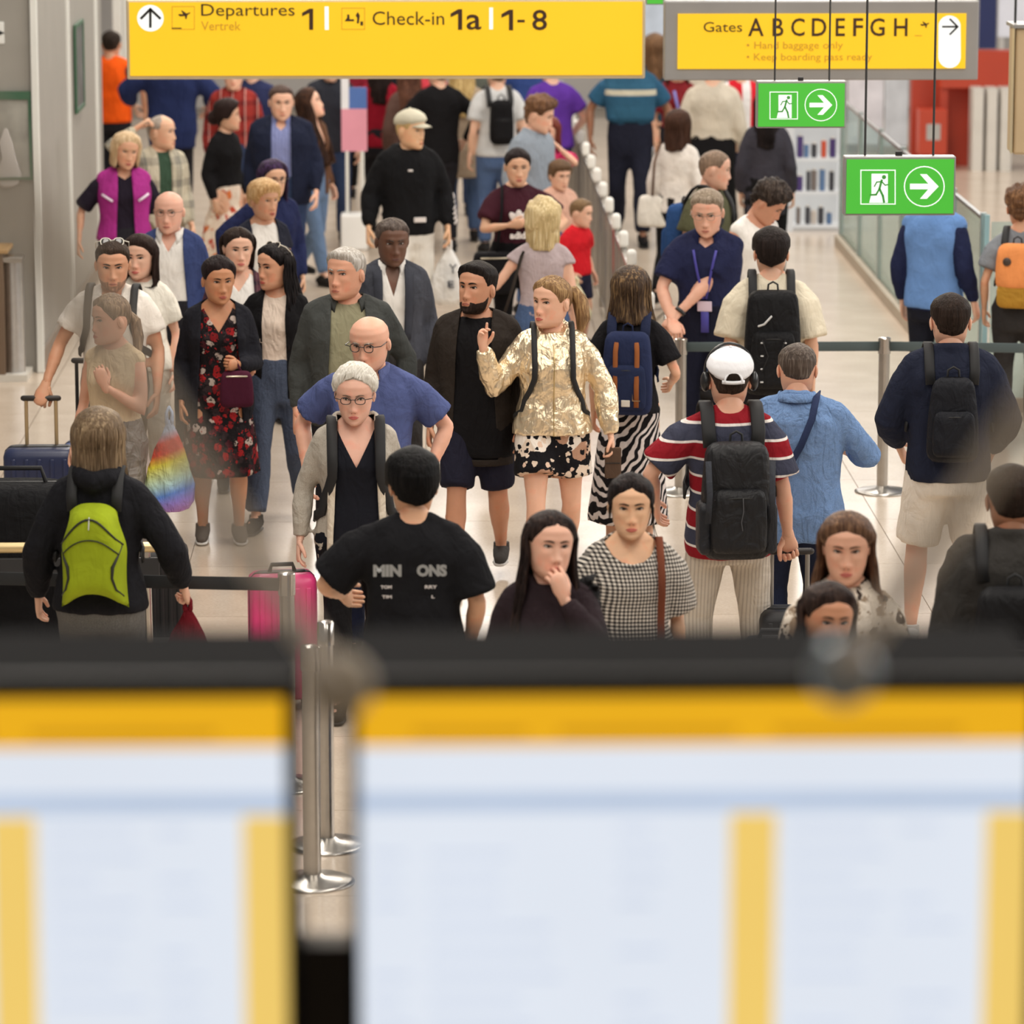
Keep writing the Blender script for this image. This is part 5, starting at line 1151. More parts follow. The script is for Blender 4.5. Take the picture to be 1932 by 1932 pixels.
person('beard', 'bearded person in black t-shirt, dark jacket and navy shorts looking up left', 900, 492, 1.79, -8, b=1.12, sk=(196, 142, 112), hc=(30, 25, 23), hair=(hstyle('crop', top=.024, quiff=.006),), head=(-26, -8, 0), beard=dict(t=.0025, c=(44, 34, 30)), tops=[tee(BLK, hem=.70, loose=.03), jacket(cloth((46, 40, 36), name='brown_black_jacket'), .085, .13, off=.032, hem=.66)], bottom=dict(kind='shorts', name='shorts', mat=cloth((34, 34, 48), name='navy_shorts'), len=.92, lw=.012), legs='walkR', shoes=(70, 68, 66))
GOLD = cloth((238, 218, 184), None, (), 1, .55, .30, .80, 'gold_foil', fs=11)
person('gold', 'ponytailed person in shiny gold jacket and floral shorts, pointing and looking left', 1042, 518, 1.75, 2, fem=True, b=1.04, sk=(226, 176, 148), hc=(128, 96, 64), hc2=(186, 152, 104), hair=(hstyle('back', part=.0, top=.016), ('sweep', (0, .10, .05)), ('pony', [(0, .095, .05), (.02, .135, .05), (.05, .16, .0), (.07, .16, -.08), (.07, .14, -.15)], [.020, .034, .040, .036, .014])), head=(-44, -3, 0), nose=1.05, tops=[dict(name='jacket', mat=GOLD, off=.030, sleeve=1.96, hem=.90, collar=.012, soff=.026, disp=.022, ds=.08, loose=.02, vox=.010, cuffr=.036)], bottom=dict(kind='shorts', name='shorts', mat=cloth((26, 25, 28), 'floral', [(222, 192, 170), (236, 226, 214), (180, 140, 116), (226, 206, 186)], scale=.85, name='floral_shorts'), len=.60, lw=.035, off=.02), R=dict(w=(.235, -.14, -.005), hint=(.55, -.1, -1), dir=(.05, -.15, 1), palm=(-.5, -.7, 0), curl=.55, point=True), L=dict(w=(.17, -.06, -.51), hint=(.8, .6, 0), curl=.6), legs='walkR',
       extras=[x_tube('zip', [(0, torso_y(0, z, True, 1.04, .052), z) for z in np.linspace(.90, 1.40, 9)], .003, plain((190, 165, 110), .3, .8, name='gold_zip'))])
backpack(PEOPLE['gold'], 'black backpack worn by the person in the gold jacket', BLK, w=.13, hgt=.2, off=.045, sx=.105, strap=.032, zl=1.0)
person('navyhaired', 'brown-bobbed person in black t-shirt and zebra skirt seen from behind', 1190, 500, 1.68, 172, fem=True, sk=(222, 172, 142), hc=(66, 50, 38), hc2=(150, 120, 84), hair=longh(.165, 50, width=.115, back=.125, flare=.03, part=0, tipj=.03), tops=[tee(cloth((26, 25, 28)), sleeve=.75, soff=.026)], bottom=dict(kind='skirt', name='skirt', mat=cloth((24, 22, 24), 'zebra', [(206, 196, 192)], scale=1.5, name='zebra_print'), z1=.22, flare=.06, ztop=1.04), R=dict(w=(.08, -.20, -.36), hint=(.5, 1, -.2)))
# --- right
person('guard', 'guard with glasses in navy short-sleeved shirt leaning on the barrier post', 1340, 347, 1.84, -14, b=1.12, sk=(222, 170, 146), hc=(140, 124, 106), hc2=(186, 172, 156), hair=(hstyle('crop', top=.018),), head=(2, 8, 0), tops=[tee(cloth((36, 40, 70), name='navy_polo'), sleeve=.78, hem=.84, soff=.026, cuts=[vneck(.05, .09)], mat=cloth((36, 40, 70), name='navy_polo'))], bottom=pants(cloth((28, 30, 46)), ztop=1.06), L=dict(w=(-.34, -.26, -.40), hint=(.6, .5, -.6), palm=(0, .3, -1), curl=.5), R=dict(w=(.0, -.30, -.42), hint=(1, .6, 0), palm=(0, .3, -1), curl=.6), lean=5, extras=[x_glasses((110, 100, 92), thick=.001), x_collar(cloth((30, 34, 66), name='navy_collar'), .01, open_=.05), x_watch(1)])
person('olivetee', 'shaven-headed person in olive t-shirt in profile behind the guard', 1370, 276, 1.80, 60, b=1.1, sk=(220, 172, 148), hc=(120, 100, 84), hair=(hstyle('crop', side=.002, top=.002, na=0),), head=(28, 8, 0), tops=[tee(cloth((84, 84, 62)), sleeve=.75, soff=.03)], bottom=pants(DJEANS), dx=-.12)
backpack(PEOPLE['olivetee'], 'dark blue backpack on the shaven-headed person', cloth((44, 74, 122)), w=.13, hgt=.22, zc=1.15)
person('curlyman', 'dark curly-haired person in white vest top bending over beside the guard', 1412, 326, 1.76, 40, sk=(206, 150, 122), hc=(46, 38, 34), hc2=(92, 80, 72), hair=('curly',), head=(28, 30, 0), lean=8, tops=[dict(name='vest_top', mat=WHT, off=.012, sleeve=0, hem=.86, cuts=[scoop(.10, .08)])], bottom=pants(DJEANS), L=dict(w=(.02, -.24, -.40)))
person('creamtee', 'dark-haired person in cream t-shirt seen from behind with a black pack', 1456, 429, 1.80, 178, b=1.06, sk=(226, 178, 150), hc=(34, 27, 25), hair=(hstyle('full', line=[.058, .056, .040, -.005, .01, .016, -.04, -.065]),), tops=[tee(cloth((216, 206, 184)), sleeve=.95, soff=.045, loose=.03, disp=.014)], bottom=pants(DKT))
person('bluevest', 'person in light blue gilet and navy sleeves below the larger exit sign', 1766, 318, 1.80, 150, b=.98, sk=LT, hc=(80, 60, 46), tops=[longs(cloth((34, 40, 70)), off=.018), dict(name='gilet', mat=cloth((104, 142, 198), fold=.35, name='blue_gilet'), off=.034, sleeve=0, hem=.86, disp=.012)], bottom=pants(cloth((30, 32, 42)), ztop=1.04, lw=.02), R=dict(w=(.10, -.06, -.51)))
person('curlyedge', 'curly-haired person in grey top at the right edge with an orange backpack', 1928, 352, 1.70, 165, fem=True, sk=(214, 164, 132), hc=(96, 66, 44), hc2=(150, 110, 74), hair=('curly',), tops=[tee(cloth((128, 132, 138)), sleeve=.7, soff=.04)], bottom=pants(CHAR), L=dict(w=(.10, -.06, -.50)))
person('shortsman', 'person in navy sweater and white shorts seen from behind on the right', 1795, 549, 1.84, 178, b=1.07, sk=(220, 172, 146), hc=(42, 32, 27), hair=('crop',), tops=[dict(name='sweater', mat=cloth((34, 38, 54), name='navy_sweater'), off=.030, sleeve=1.9, hem=.84, collar=.01, disp=.016, soff=.03)], bottom=dict(kind='shorts', name='shorts', mat=cloth((222, 212, 198), fold=.5, name='white_shorts'), len=.95, lw=.025, off=.016), L=dict(w=(.05, -.20, -.44), hint=(.8, .9, 0)), R=dict(w=(.06, -.18, -.46), hint=(.8, .9, 0)), legs='wide', shoes=(220, 216, 210))
person('denimshirt', 'stocky person in blue denim shirt seen from behind with a crossbody strap', 1505, 641, 1.72, 172, b=1.26, sk=(216, 164, 136), hc=(78, 66, 58), hc2=(130, 118, 108), hair=(hstyle('crop', side=.005, top=.008),), head=(4, 16, 0), tops=[dict(name='shirt', mat=cloth((104, 134, 178), 'heather', [(122, 150, 192)], fold=.8, name='denim_shirt'), off=.020, sleeve=1.6, hem=.76, collar=.008, disp=.018, ds=.08, soff=.020, loose=.02)], bottom=pants(cloth((36, 42, 62))), L=dict(w=(.02, -.27, -.22), hint=(1, .7, -.6)), R=dict(w=(.02, -.26, -.22), hint=(1, .7, -.5)), extras=[x_collar(cloth((104, 134, 178), 'heather', [(122, 150, 192)], fold=.8, name='denim_shirt'), .016, 1.492)])
person('capman', 'person in striped shirt and white backwards cap seen from behind', 1378, 655, 1.80, 184, b=1.02, sk=(222, 172, 146), hc=(54, 42, 36), hair=('crop',), tops=[tee(cloth((140, 30, 40), 'rugby', [(138, 28, 38), (62, 64, 80), (226, 218, 212)], scale=6.2, name='striped_cotton'), sleeve=.85, soff=.035, loose=.03, hem=.80, disp=.014)], bottom=pants(cloth((200, 190, 176), 'vstripes', [(178, 168, 156)], scale=60, name='linen'), lw=.012), legs='wide', R=dict(w=(.12, -.06, -.53), palm=(0, 1, 0), curl=1.1), L=dict(w=(.15, -.18, -.40), hint=(1, .8, 0)), extras=[x_cap((232, 232, 236), 'front', -10, adj=True), x_headphones()])
# --- nearest
person('baldglasses', 'bald person with dark round glasses in blue polo shirt, elbows out', 702, 584, 1.80, -8, b=1.12, sk=(226, 172, 146), hc=(150, 140, 130), hair=None, browc=(170, 150, 134), head=(-12, 10, 0), belly=.05, tops=[tee(cloth((78, 88, 132), name='blue_polo'), sleeve=.78, soff=.028, hem=.80, cuts=[vneck(.05, .10)], disp=.014)], bottom=pants(NAVY), L=dict(w=(.11, -.06, -.43), hint=(1, .8, -.1)), R=dict(w=(.15, -.04, -.44), hint=(1, .8, -.1)), extras=[x_glasses((40, 34, 36), .0205, .0185, thick=.002), x_collar(cloth((90, 100, 146), name='polo_collar'), .01, open_=.05), x_watch(1)])
person('greywoman', 'white-haired person with glasses in light grey jacket and black v-neck', 670, 684, 1.68, 2, fem=True, b=1.10, sk=(228, 178, 156), hc=(206, 200, 188), hc2=(240, 236, 228), hair=(hstyle('back', line=[.092, .082, .058, .018, .012, .010, -.04, -.075], side=.018, top=.026, na=.002), ('sweep', (.02, .10, -.03), 110, 105, .008, .02), ('bun', (.03, .10, -.03), (.05, .045, .055))), browc=(120, 100, 86), head=(-6, 10, 0), tops=[dict(name='top', mat=cloth((26, 27, 34), fold=.3), off=.012, sleeve=.4, hem=.72, cuts=[vneck(.10, .24)], loose=.02), jacket(cloth((186, 178, 166), 'heather', [(166, 158, 146)], name='grey_marl'), .095, .125, off=.026, hem=.70, hood=.95)], bottom=pants(BLK), R=dict(w=(.13, -.02, -.52), hint=(.6, 1, 0)), legs='walkR', extras=[x_glasses((38, 30, 34), .0225, .0165, thick=.002), x_lapel(cloth((214, 202, 184), fold=.6, rough=.5, name='cream_lining'), .095, .125, .026, .045, 1.22, .78)])
backpack(PEOPLE['greywoman'], 'black backpack worn by the white-haired person', BLK, w=.13, hgt=.2, off=.04, sx=.12, strap=.055, zl=1.0)
person('limepack', 'brown-bobbed person in black jacket and grey trousers seen from behind, lower left', 183, 768, 1.74, 176, fem=True, b=1.08, sk=FAIR, hc=(112, 92, 70), hc2=(164, 142, 112), hair=longh(.14, 50, width=.10, back=.115, flare=.03, tipj=.03), tops=[dict(name='jacket', mat=cloth((28, 28, 32), name='black_fleece'), off=.030, sleeve=1.95, hem=.86, hood=.95, disp=.014, soff=.03)], bottom=pants(cloth((92, 90, 88), 'heather', [(112, 110, 106)], name='grey_denim'), ztop=1.0), L=dict(w=(.14, -.10, -.50), hint=(.6, 1, 0)), R=dict(w=(.20, -.14, -.45), hint=(.6, 1, 0), curl=1.0))
person('minion', 'black-haired person in black t-shirt with grey lettering on the back', 780, 848, 1.74, 180, b=1.07, sk=(222, 172, 138), hc=(13, 12, 13), hc2=(26, 24, 24), hair=(hstyle('full', line=[.058, .056, .040, -.02, -.01, -.005, -.045, -.075], side=.024, top=.032),), head=(8, 4, 0), tops=[tee(cloth((26, 26, 29), fold=.35, name='black_cotton'), sleeve=.88, soff=.04, loose=.03, disp=.012)], bottom=pants(JEANS), L=dict(w=(.13, -.26, -.30), hint=(1, .5, -.6)), R=dict(w=(.06, -.12, -.49), hint=(.6, 1, 0)))
person('longgirl', 'long dark-haired person with fingers at the lips, dark knit top', 1032, 958, 1.66, 4, fem=True, sk=(226, 176, 152), hc=(34, 26, 25), hc2=(70, 54, 48), hair=(hstyle('back', part=.004, side=.014, top=.017), ('curtain', dict(L=.42, phi0=68, front=.13, back=.15, width=.098, flare=.03))), head=(12, -2, 4), tops=[dict(name='sweater', mat=cloth((44, 34, 38), name='dark_knit'), off=.022, sleeve=1.92, hem=.84, collar=.006, soff=.022)], bottom=pants(BLK), L=dict(w=(-.095, -.185, .035), hint=(.7, -.1, -1), dir=(-.34, -.02, 1), palm=(-.35, 1, 0), curl=.5, spread=.28), gaze=(.5, .2))
person('gingham', 'dark-haired person in black and white gingham blouse facing the camera', 1190, 888, 1.64, 3, fem=True, b=1.06, sk=(228, 182, 146), hc=(28, 23, 23), hc2=(56, 46, 44), hair=(hstyle('back', part=.006, line=[.080, .066, .036, -.005, .010, .02, -.03, -.07], top=.016), ('sweep', (0, .10, -.02)), ('bun', (0, .10, -.02), (.05, .04, .05)), ('strand', [(.070, -.045, .05), (.083, -.04, .0), (.085, -.035, -.06), (.095, -.03, -.12)], [.006, .007, .004, .001]), ('strand', [(-.070, -.045, .05), (-.083, -.035, .0), (-.084, -.02, -.05)], [.006, .007, .003])), head=(-4, 2, 0), nose=.85, tops=[dict(name='blouse', mat=cloth((28, 28, 30), 'gingham', [(226, 218, 206), (128, 122, 116), (30, 29, 30)], scale=60, fold=.3, name='gingham'), off=.020, sleeve=.92, soff=.05, hem=.80, cuts=[scoop(.125, .13, 1.50)], disp=.016, loose=.03)], bottom=pants(BLK), extras=[
    x_tube('earring', [(.082, .0, 1.585), (.084, -.002, 1.575), (.088, -.004, 1.562), (.084, -.002, 1.552), (.080, -.0, 1.562)], .0022, plain((150, 120, 60), .3, .8, name='gold')),
    x_tube('tie_string', [(-.05, torso_y(-.05, 1.36, True, 1.06, .036), 1.365), (0, torso_y(0, 1.36, True, 1.06, .038), 1.358), (.05, torso_y(.05, 1.36, True, 1.06, .036), 1.365)], .003, plain((26, 25, 27), .7, name='string'))])
person('brownwoman', 'shoulder-length brown-haired person in patterned white top, right foreground', 1598, 960, 1.68, -2, fem=True, sk=(218, 166, 140), hc=(82, 58, 44), hc2=(138, 104, 78), hair=longh(.20, 80, width=.118, front=.10, flare=.02, side=.020, top=.022, part=.0, wave=.025), head=(-4, 4, 0), tops=[tee(cloth((218, 206, 190), 'floral', [(60, 50, 46), (230, 220, 206), (150, 130, 110)], scale=1.6, name='print_blouse'), sleeve=.8, soff=.04)], bottom=pants(JEANS))
person('lowwoman', 'dark-haired person peeking over the screen at the lower right', 1556, 1095, 1.62, 6, fem=True, sk=(196, 140, 108), hc=(40, 30, 28), hc2=(76, 58, 50), hair=longh(.2, 80, part=-.02, width=.115, wave=.02), head=(8, 0, 4), tops=[tee(cloth((90, 60, 56)))], bottom=pants(DKT))
person('darkedge', 'person in charcoal jacket seen from behind at the lower right edge', 1912, 872, 1.80, 176, b=1.14, sk=(170, 120, 92), hc=(40, 30, 25), hair=('crop',), tops=[dict(name='jacket', mat=cloth((54, 52, 50), name='charcoal_jacket'), off=.034, sleeve=1.94, hem=.82, collar=.012, disp=.018, soff=.034)], bottom=pants(DKT))
# ------------------------------------------------------------------ bags and packs
LIME = cloth((150, 166, 34), fold=.25, name='lime_nylon')
P = PEOPLE['limepack']; w, hgt, d, zc, yb = .15, .24, .075, 1.13, .155
o, put = worn(P, 'backpack', 'lime green backpack with dark piping, lower left', 'backpack', (0, yb, zc - hgt))
def lime_pt(u, v, back=False):
    wv = w * (.80 + .20 * sm(0, .35, v)) * (1 - .22 * sm(.62, 1, v)) if False else w * (1 - .30 * sm(.55, 1.0, v)) * (1 - .06 * math.sin(min(v, .7) / .7 * math.pi))
    zb = zc - hgt * (1 - .30 * (1 - abs(u) ** 2.2)) + .05 * hgt * (abs(u) > .8) * (abs(u) - .8) * 5; zt = zc + hgt * (1 - .16 * abs(u) ** 3)
    return V3(wv * u, yb if back else yb + 2 * d * ((1 - abs(u) ** 5) ** .6) * max(0, 1 - abs(2 * v - 1) ** 7) ** .6, zb + (zt - zb) * v)
us = np.linspace(-1, 1, 25); vs = np.linspace(0, 1, 25)
m = MB(); m.grid([[lime_pt(u, v) for u in us] for v in vs], False); m.grid([[lime_pt(-u, v, True) for u in us] for v in vs], False); put(m, 'bag_body', LIME)
ln = plain((30, 32, 20), .6, name='piping'); nudge = V3(0, .004, 0)
put(MB().tube([lime_pt(u, .88 - .22 * u * u) + nudge for u in np.linspace(-.96, .96, 15)], .005, 6), 'zip', ln); put(MB().tube([lime_pt(u, .66 - .12 * u * u) + nudge for u in np.linspace(-.85, .85, 15)], .003, 6), 'seam', ln)
for s in (-1, 1):
    put(MB().tube([lime_pt(s * k, t) + nudge for k, t in ((.94, .66), (.80, .52), (.70, .42), (.68, .30), (.78, .20), (.95, .14))], [.003, .006, .008, .006, .005, .003], 6), 'side_seam', ln)
    pts, N = strap_pts(P, s * .10, .04, 1.12); put(MB().ribbon(pts, N, .05, .010), 'shoulder_strap', plain((24, 24, 26), .7, name='webbing'))
put(MB().tube([lime_pt(0, .90) + V3(0, .008, 0), lime_pt(0, .78) + V3(0, .012, 0)], .003, 6), 'zip_pull', plain((200, 200, 190), .4, name='pull'))
def brown_straps(o, put, yb, d, zc, hgt, w):
    le = cloth((140, 84, 48), fold=.15, name='tan_leather'); bk = steel(.3, (200, 180, 150))
    for s in (-1, 1):
        x = s * w * .45
        pts = [(x * .9, yb + 2 * d - .02, zc + hgt * .85), (x, yb + 2.18 * d, zc + hgt * .55), (x, yb + 2.3 * d, zc + hgt * .1), (x, yb + 2.62 * d, zc - hgt * .25), (x, yb + 2.66 * d, zc - hgt * .75)]
        put(MB().ribbon(pts, (0, 1, 0), .030, .006), 'leather_strap', le)
        for t in (.0, -.5): put(MB().tube([(x + a * .022, yb + (2.42 if t == 0 else 2.75) * d, zc + hgt * t + b_ * .022) for a, b_ in ((-1, -1), (1, -1), (1, 1), (-1, 1), (-1, -1))], .004, 6, rnd=False), 'buckle', bk)
    put(MB().rbox((0, yb + 2.62 * d, zc - hgt * .66), (.026, .004, .020), .003, None, 12), 'label_patch', plain((206, 200, 190), .6, name='woven_label'))
backpack(PEOPLE['navyhaired'], 'navy backpack with tan leather straps and buckles', cloth((38, 46, 76), fold=.25, name='navy_canvas'), w=.142, hgt=.25, d=.07, zc=1.15, off=.03, sx=.10, pmat=cloth((36, 44, 72), fold=.25, name='navy_canvas2'), strap=.06, trim=cloth((34, 40, 64), fold=.2, name='navy_strap'), e=.42, parts=brown_straps)
def hiking(o, put, yb, d, zc, hgt, w):
    yf = yb + 2.6 * d; g = plain((206, 206, 206), .4, name='grey_tab')
    for s in (-1, 1):
        for t in (.05, -.2, -.45, -.7): put(MB().rbox((s * w * .42, yf - .005, zc + hgt * t), (.009, .004, .004), .002, None, 10), 'loop_tab', g)
        put(MB().tube([(s * w * .42, yf, zc + hgt * .1), (s * w * .2, yf + .004, zc - hgt * .2), (s * w * .42, yf, zc - hgt * .5)], .003, 6), 'cord', WEB)
        put(MB().rbox((s * w * 1.02, yb + d, zc - hgt * .55), (.025, d * .7, hgt * .35), .02, None, 18), 'side_pocket', BLK)
    put(MB().tube([(w * .1, yf - .01, zc + hgt * .55), (w * .35, yf - .02, zc + hgt * .40), (w * .55, yf - .03, zc + hgt * .36)], .006, 6), 'grey_flash', g)
backpack(PEOPLE['creamtee'], 'black hiking backpack with pale tabs on the person in cream t-shirt', cloth((26, 26, 28), fold=.5, rough=.6, name='black_nylon'), w=.155, hgt=.30, d=.085, zc=1.14, off=.05, sx=.11, e=.6, parts=hiking)
def hiking2(o, put, yb, d, zc, hgt, w):
    yf = yb + 2.6 * d; g = plain((84, 84, 88), .5, name='grey_cord')
    put(MB().tube([(-.01, yf, zc + hgt * .12), (-.012, yf + .004, zc - hgt * .1), (-.002, yf + .006, zc - hgt * .28), (-.008, yf + .006, zc - hgt * .42)], .0018, 6), 'cord', g)
    for s in (-1, 1):
        put(MB().rbox((s * w * .98, yb + d * 1.1, zc - hgt * .45), (.03, d * .8, hgt * .45), .03, None, 18), 'side_pocket', cloth((36, 37, 42), fold=.5, rough=.5, name='dark_nylon'))
        put(MB().ribbon([(s * w * .95, yf - .03, zc + hgt * .75), (s * w * .92, yf - .0, zc + hgt * .2), (s * w * .96, yf - .01, zc - hgt * .3)], (0, 1, 0), .028, .006), 'compression_strap', cloth((58, 60, 66), name='strap_grey'))
backpack(PEOPLE['capman'], 'large black backpack with hanging cords on the striped shirt', cloth((24, 24, 27), fold=.5, rough=.55, name='black_nylon2'), w=.155, hgt=.27, d=.09, zc=1.10, off=.045, sx=.115, strap=.065, e=.6, parts=hiking2)
backpack(PEOPLE['shortsman'], 'soft black backpack on the navy sweater', cloth((30, 31, 36), fold=.5, rough=.6, name='black_nylon3'), w=.125, hgt=.21, d=.065, zc=1.17, off=.04, sx=.11, strap=.05, e=.7, taper=.25)
backpack(PEOPLE['darkedge'], 'black backpack on the charcoal jacket at the right edge', cloth((26, 26, 28), fold=.4, rough=.6, name='black_nylon4'), w=.15, hgt=.25, d=.08, zc=1.08, off=.05, sx=.12)
def bear(o, put, yb, d, zc, hgt, w):
    put(MB().ell((.06, yb + 2.05 * d, zc + hgt * .25), (.03, .012, .03), 16, 8), 'round_badge', plain((60, 48, 40), .5, name='dark_badge'))
    put(MB().rbox((0, yb + d, zc - hgt * 1.25), (w * .95, d * .9, hgt * .55), .05, None, 24), 'rolled_jacket', cloth((176, 132, 52), fold=.7, name='mustard'))
backpack(PEOPLE['curlyedge'], 'orange backpack above a mustard jacket at the right edge', cloth((234, 150, 90), fold=.25, name='orange_nylon'), w=.14, hgt=.16, d=.07, zc=1.24, off=.03, pocket=False, e=.8, parts=bear)
# crossbody strap of the denim shirt, shoulder strap and bags
def crossbody(key, label, pts, mat, wd=.035):
    P = PEOPLE[key]; o, put = worn(P, 'crossbody_bag', label, 'bag', (pts[-1][0], pts[-1][1], pts[-1][2] - .12))
    b = PEOPLE[key]['b']; Q = []; N = []
    for x, y, z in pts: Q.append((x, y, z)); N.append((0, 1 if y > 0 else -1, .2))
    put(MB().ribbon(Q, N, wd, .006), 'strap', mat); e = pts[-1]; put(MB().rbox((e[0] * 1.05, e[1], e[2] - .02), (.02 if abs(e[0]) > .15 else .1, .07, .09), .015, None, 20), 'pouch', mat)
db = PEOPLE['denimshirt']; f_ = lambda x, z, o=.045: torso_y(x, z, False, 1.26, o, False)
crossbody('denimshirt', 'dark crossbody bag on the denim-shirted person', [(-.11, -.02, 1.50), (-.10, .06, 1.49), (-.085, f_(-.085, 1.40) + .012, 1.40), (-.03, f_(-.03, 1.26), 1.26), (.06, f_(.06, 1.10), 1.10), (.15, f_(.15, .97) + .01, .97), (.225, .02, .88)], cloth((44, 54, 84), fold=.15, name='navy_strap2'))
P = PEOPLE['gingham']; o, put = worn(P, 'shoulder_bag', 'brown leather shoulder bag hanging beside the gingham blouse', 'bag', (.20, 0, .75)); LEA = cloth((112, 62, 44), fold=.15, name='brown_leather')
pts = [(.125, torso_y(.125, z, True, 1.06, .05), z) for z in np.linspace(.98, 1.38, 7)] + [(.125, -.03, 1.475), (.125, .04, 1.46), (.13, .13, 1.38), (.15, .15, 1.1)]
put(MB().ribbon(pts, [(0, -1, 0)] * 7 + [(0, -.3, 1), (0, .3, 1), (0, 1, .3), (0, 1, 0)], .034, .006), 'strap', LEA); put(MB().rbox((.20, 0, .87), (.05, .15, .12), .03, None, 24), 'pouch', LEA)
# fur hood of the girl, lanyard of the guard
P = PEOPLE['longgirl']; g = MB(); rr = np.random.default_rng(5)
for k in range(26):
    a = .9 + k / 25 * 1.6; c = V3(.17 + .03 * math.sin(k), .02 + .05 * math.cos(a * 2), 1.40 + .05 * math.sin(a * 3)); g.tube([c, c + V3(*(rr.random(3) - .5)) * .10], [.03, .006], 6)
P['fin'](g, 'fur_trim', hairm((18, 16, 17)))
P = PEOPLE['guard']; PUR = plain((66, 62, 150), .6, name='lanyard'); z_ = np.linspace(1.40, 1.10, 6)
for s in (-1, 1): P['fin'](MB().ribbon([(s * (.07 - .062 * (1.40 - z) / .30), torso_y(s * .05, z, False, 1.12, .028), z) for z in z_], (0, -1, 0), .016, .003), 'lanyard', PUR)
P['fin'](MB().rbox((0, torso_y(0, 1.06, False, 1.12, .034), 1.055), (.045, .004, .032), .004, None, 16), 'badge_card', plain((214, 196, 214), .4, name='card')); P['fin'](MB().ribbon([(0, torso_y(0, z, False, 1.12, .032), z) for z in (1.03, .95, .88)], (0, -1, 0), .05, .004), 'lanyard_tail', PUR)
P = PEOPLE['maroonfar']; P['fin'](MB().ribbon([(-.06, -.14, 1.38), (-.02, -.15, 1.2), (0, -.15, 1.05)], (0, -1, 0), .03, .004), 'lanyard', plain((120, 120, 190), .6, name='lanyard2'))
# writing and prints on clothes
PW = plain((222, 214, 210), .7, name='white_print3'); PG = plain((150, 150, 148), .7, name='grey_print')
def cprint(key, garment, body, x0, x1, z0, hgt, mat, back=False, bold=0):
    P = PEOPLE[key]
    if back: lettering(body, .1, (x1, .40, z0), mat, P['root'], rot=(math.pi / 2, 0, math.pi), sx=(x1 - x0, hgt), depth=0, wrap=(P, garment, True), bold=bold, name='print_lettering')
    else: lettering(body, .1, (x0, -.40, z0), mat, P['root'], sx=(x1 - x0, hgt), depth=0, wrap=(P, garment, False), bold=bold, name='print_lettering')
cprint('minion', 'tshirt', 'MIN', .050, .165, 1.315, .050, PG, True, .006); cprint('minion', 'tshirt', 'ONS', -.135, -.012, 1.315, .050, PG, True, .006)
cprint('minion', 'tshirt', 'TOM', .090, .135, 1.265, .014, PW, True, .003); cprint('minion', 'tshirt', 'RRY', -.095, -.045, 1.265, .014, PW, True, .003); cprint('minion', 'tshirt', 'TIM', .090, .130, 1.225, .013, PW, True, .003); cprint('minion', 'tshirt', 'L', -.085, -.072, 1.225, .012, PW, True, .003)
cprint('maroontee', 'tshirt', 'adidas', -.09, .09, 1.10, .055, PW, False, .004)
P = PEOPLE['maroontee']; yt = torso_y(0, 1.25, True, 1.22, .026)
for a in (-38, 0, 38):
    M = rotm(0, 0, a); P['fin'](MB().ell(np.array([0, yt + abs(a) * .0004, 1.19]) + M @ V3(0, 0, .055), (.028, .006, .055), 14, 8, None, M), 'trefoil_leaf', PW)
for k in range(3): P['fin'](MB().box((-.075, yt - .004, 1.195 - k * .014), (.075, yt + .02, 1.202 - k * .014)), 'trefoil_bar', cloth((62, 28, 38), name='maroon_cotton'))
cprint('blacklong', 'tshirt', 'STUDIO', -.07, .07, 1.20, .026, plain((196, 176, 160), .7, name='tan_print'))
P = PEOPLE['hoodie']
P['fin'](MB().rbox((.0, torso_y(0, 1.33, False, 1, .034), 1.33), (.018, .006, .007), .003, None, 12), 'chest_label', PW); P['fin'](MB().rbox((.07, torso_y(.07, .96, False, 1, .040), .965), (.045, .008, .018), .003, None, 14), 'hem_label', PW)
S0, E, Wt, sp = P['arms'][1]
for k in range(6):
    c = lerp(E, Wt, .1 + k * .14); P['fin'](MB().ribbon([c + V3(.052, -.05, -.02), c + V3(.072, -.01, 0), c + V3(.066, .04, .02)], [(.3, -1, 0), (1, 0, 0), (.6, 1, 0)], .018, .004), 'sleeve_stripe', PW)
cprint('curlyedge', 'tshirt', ' ', 0, .01, 1.2, .01, PW) if False else None
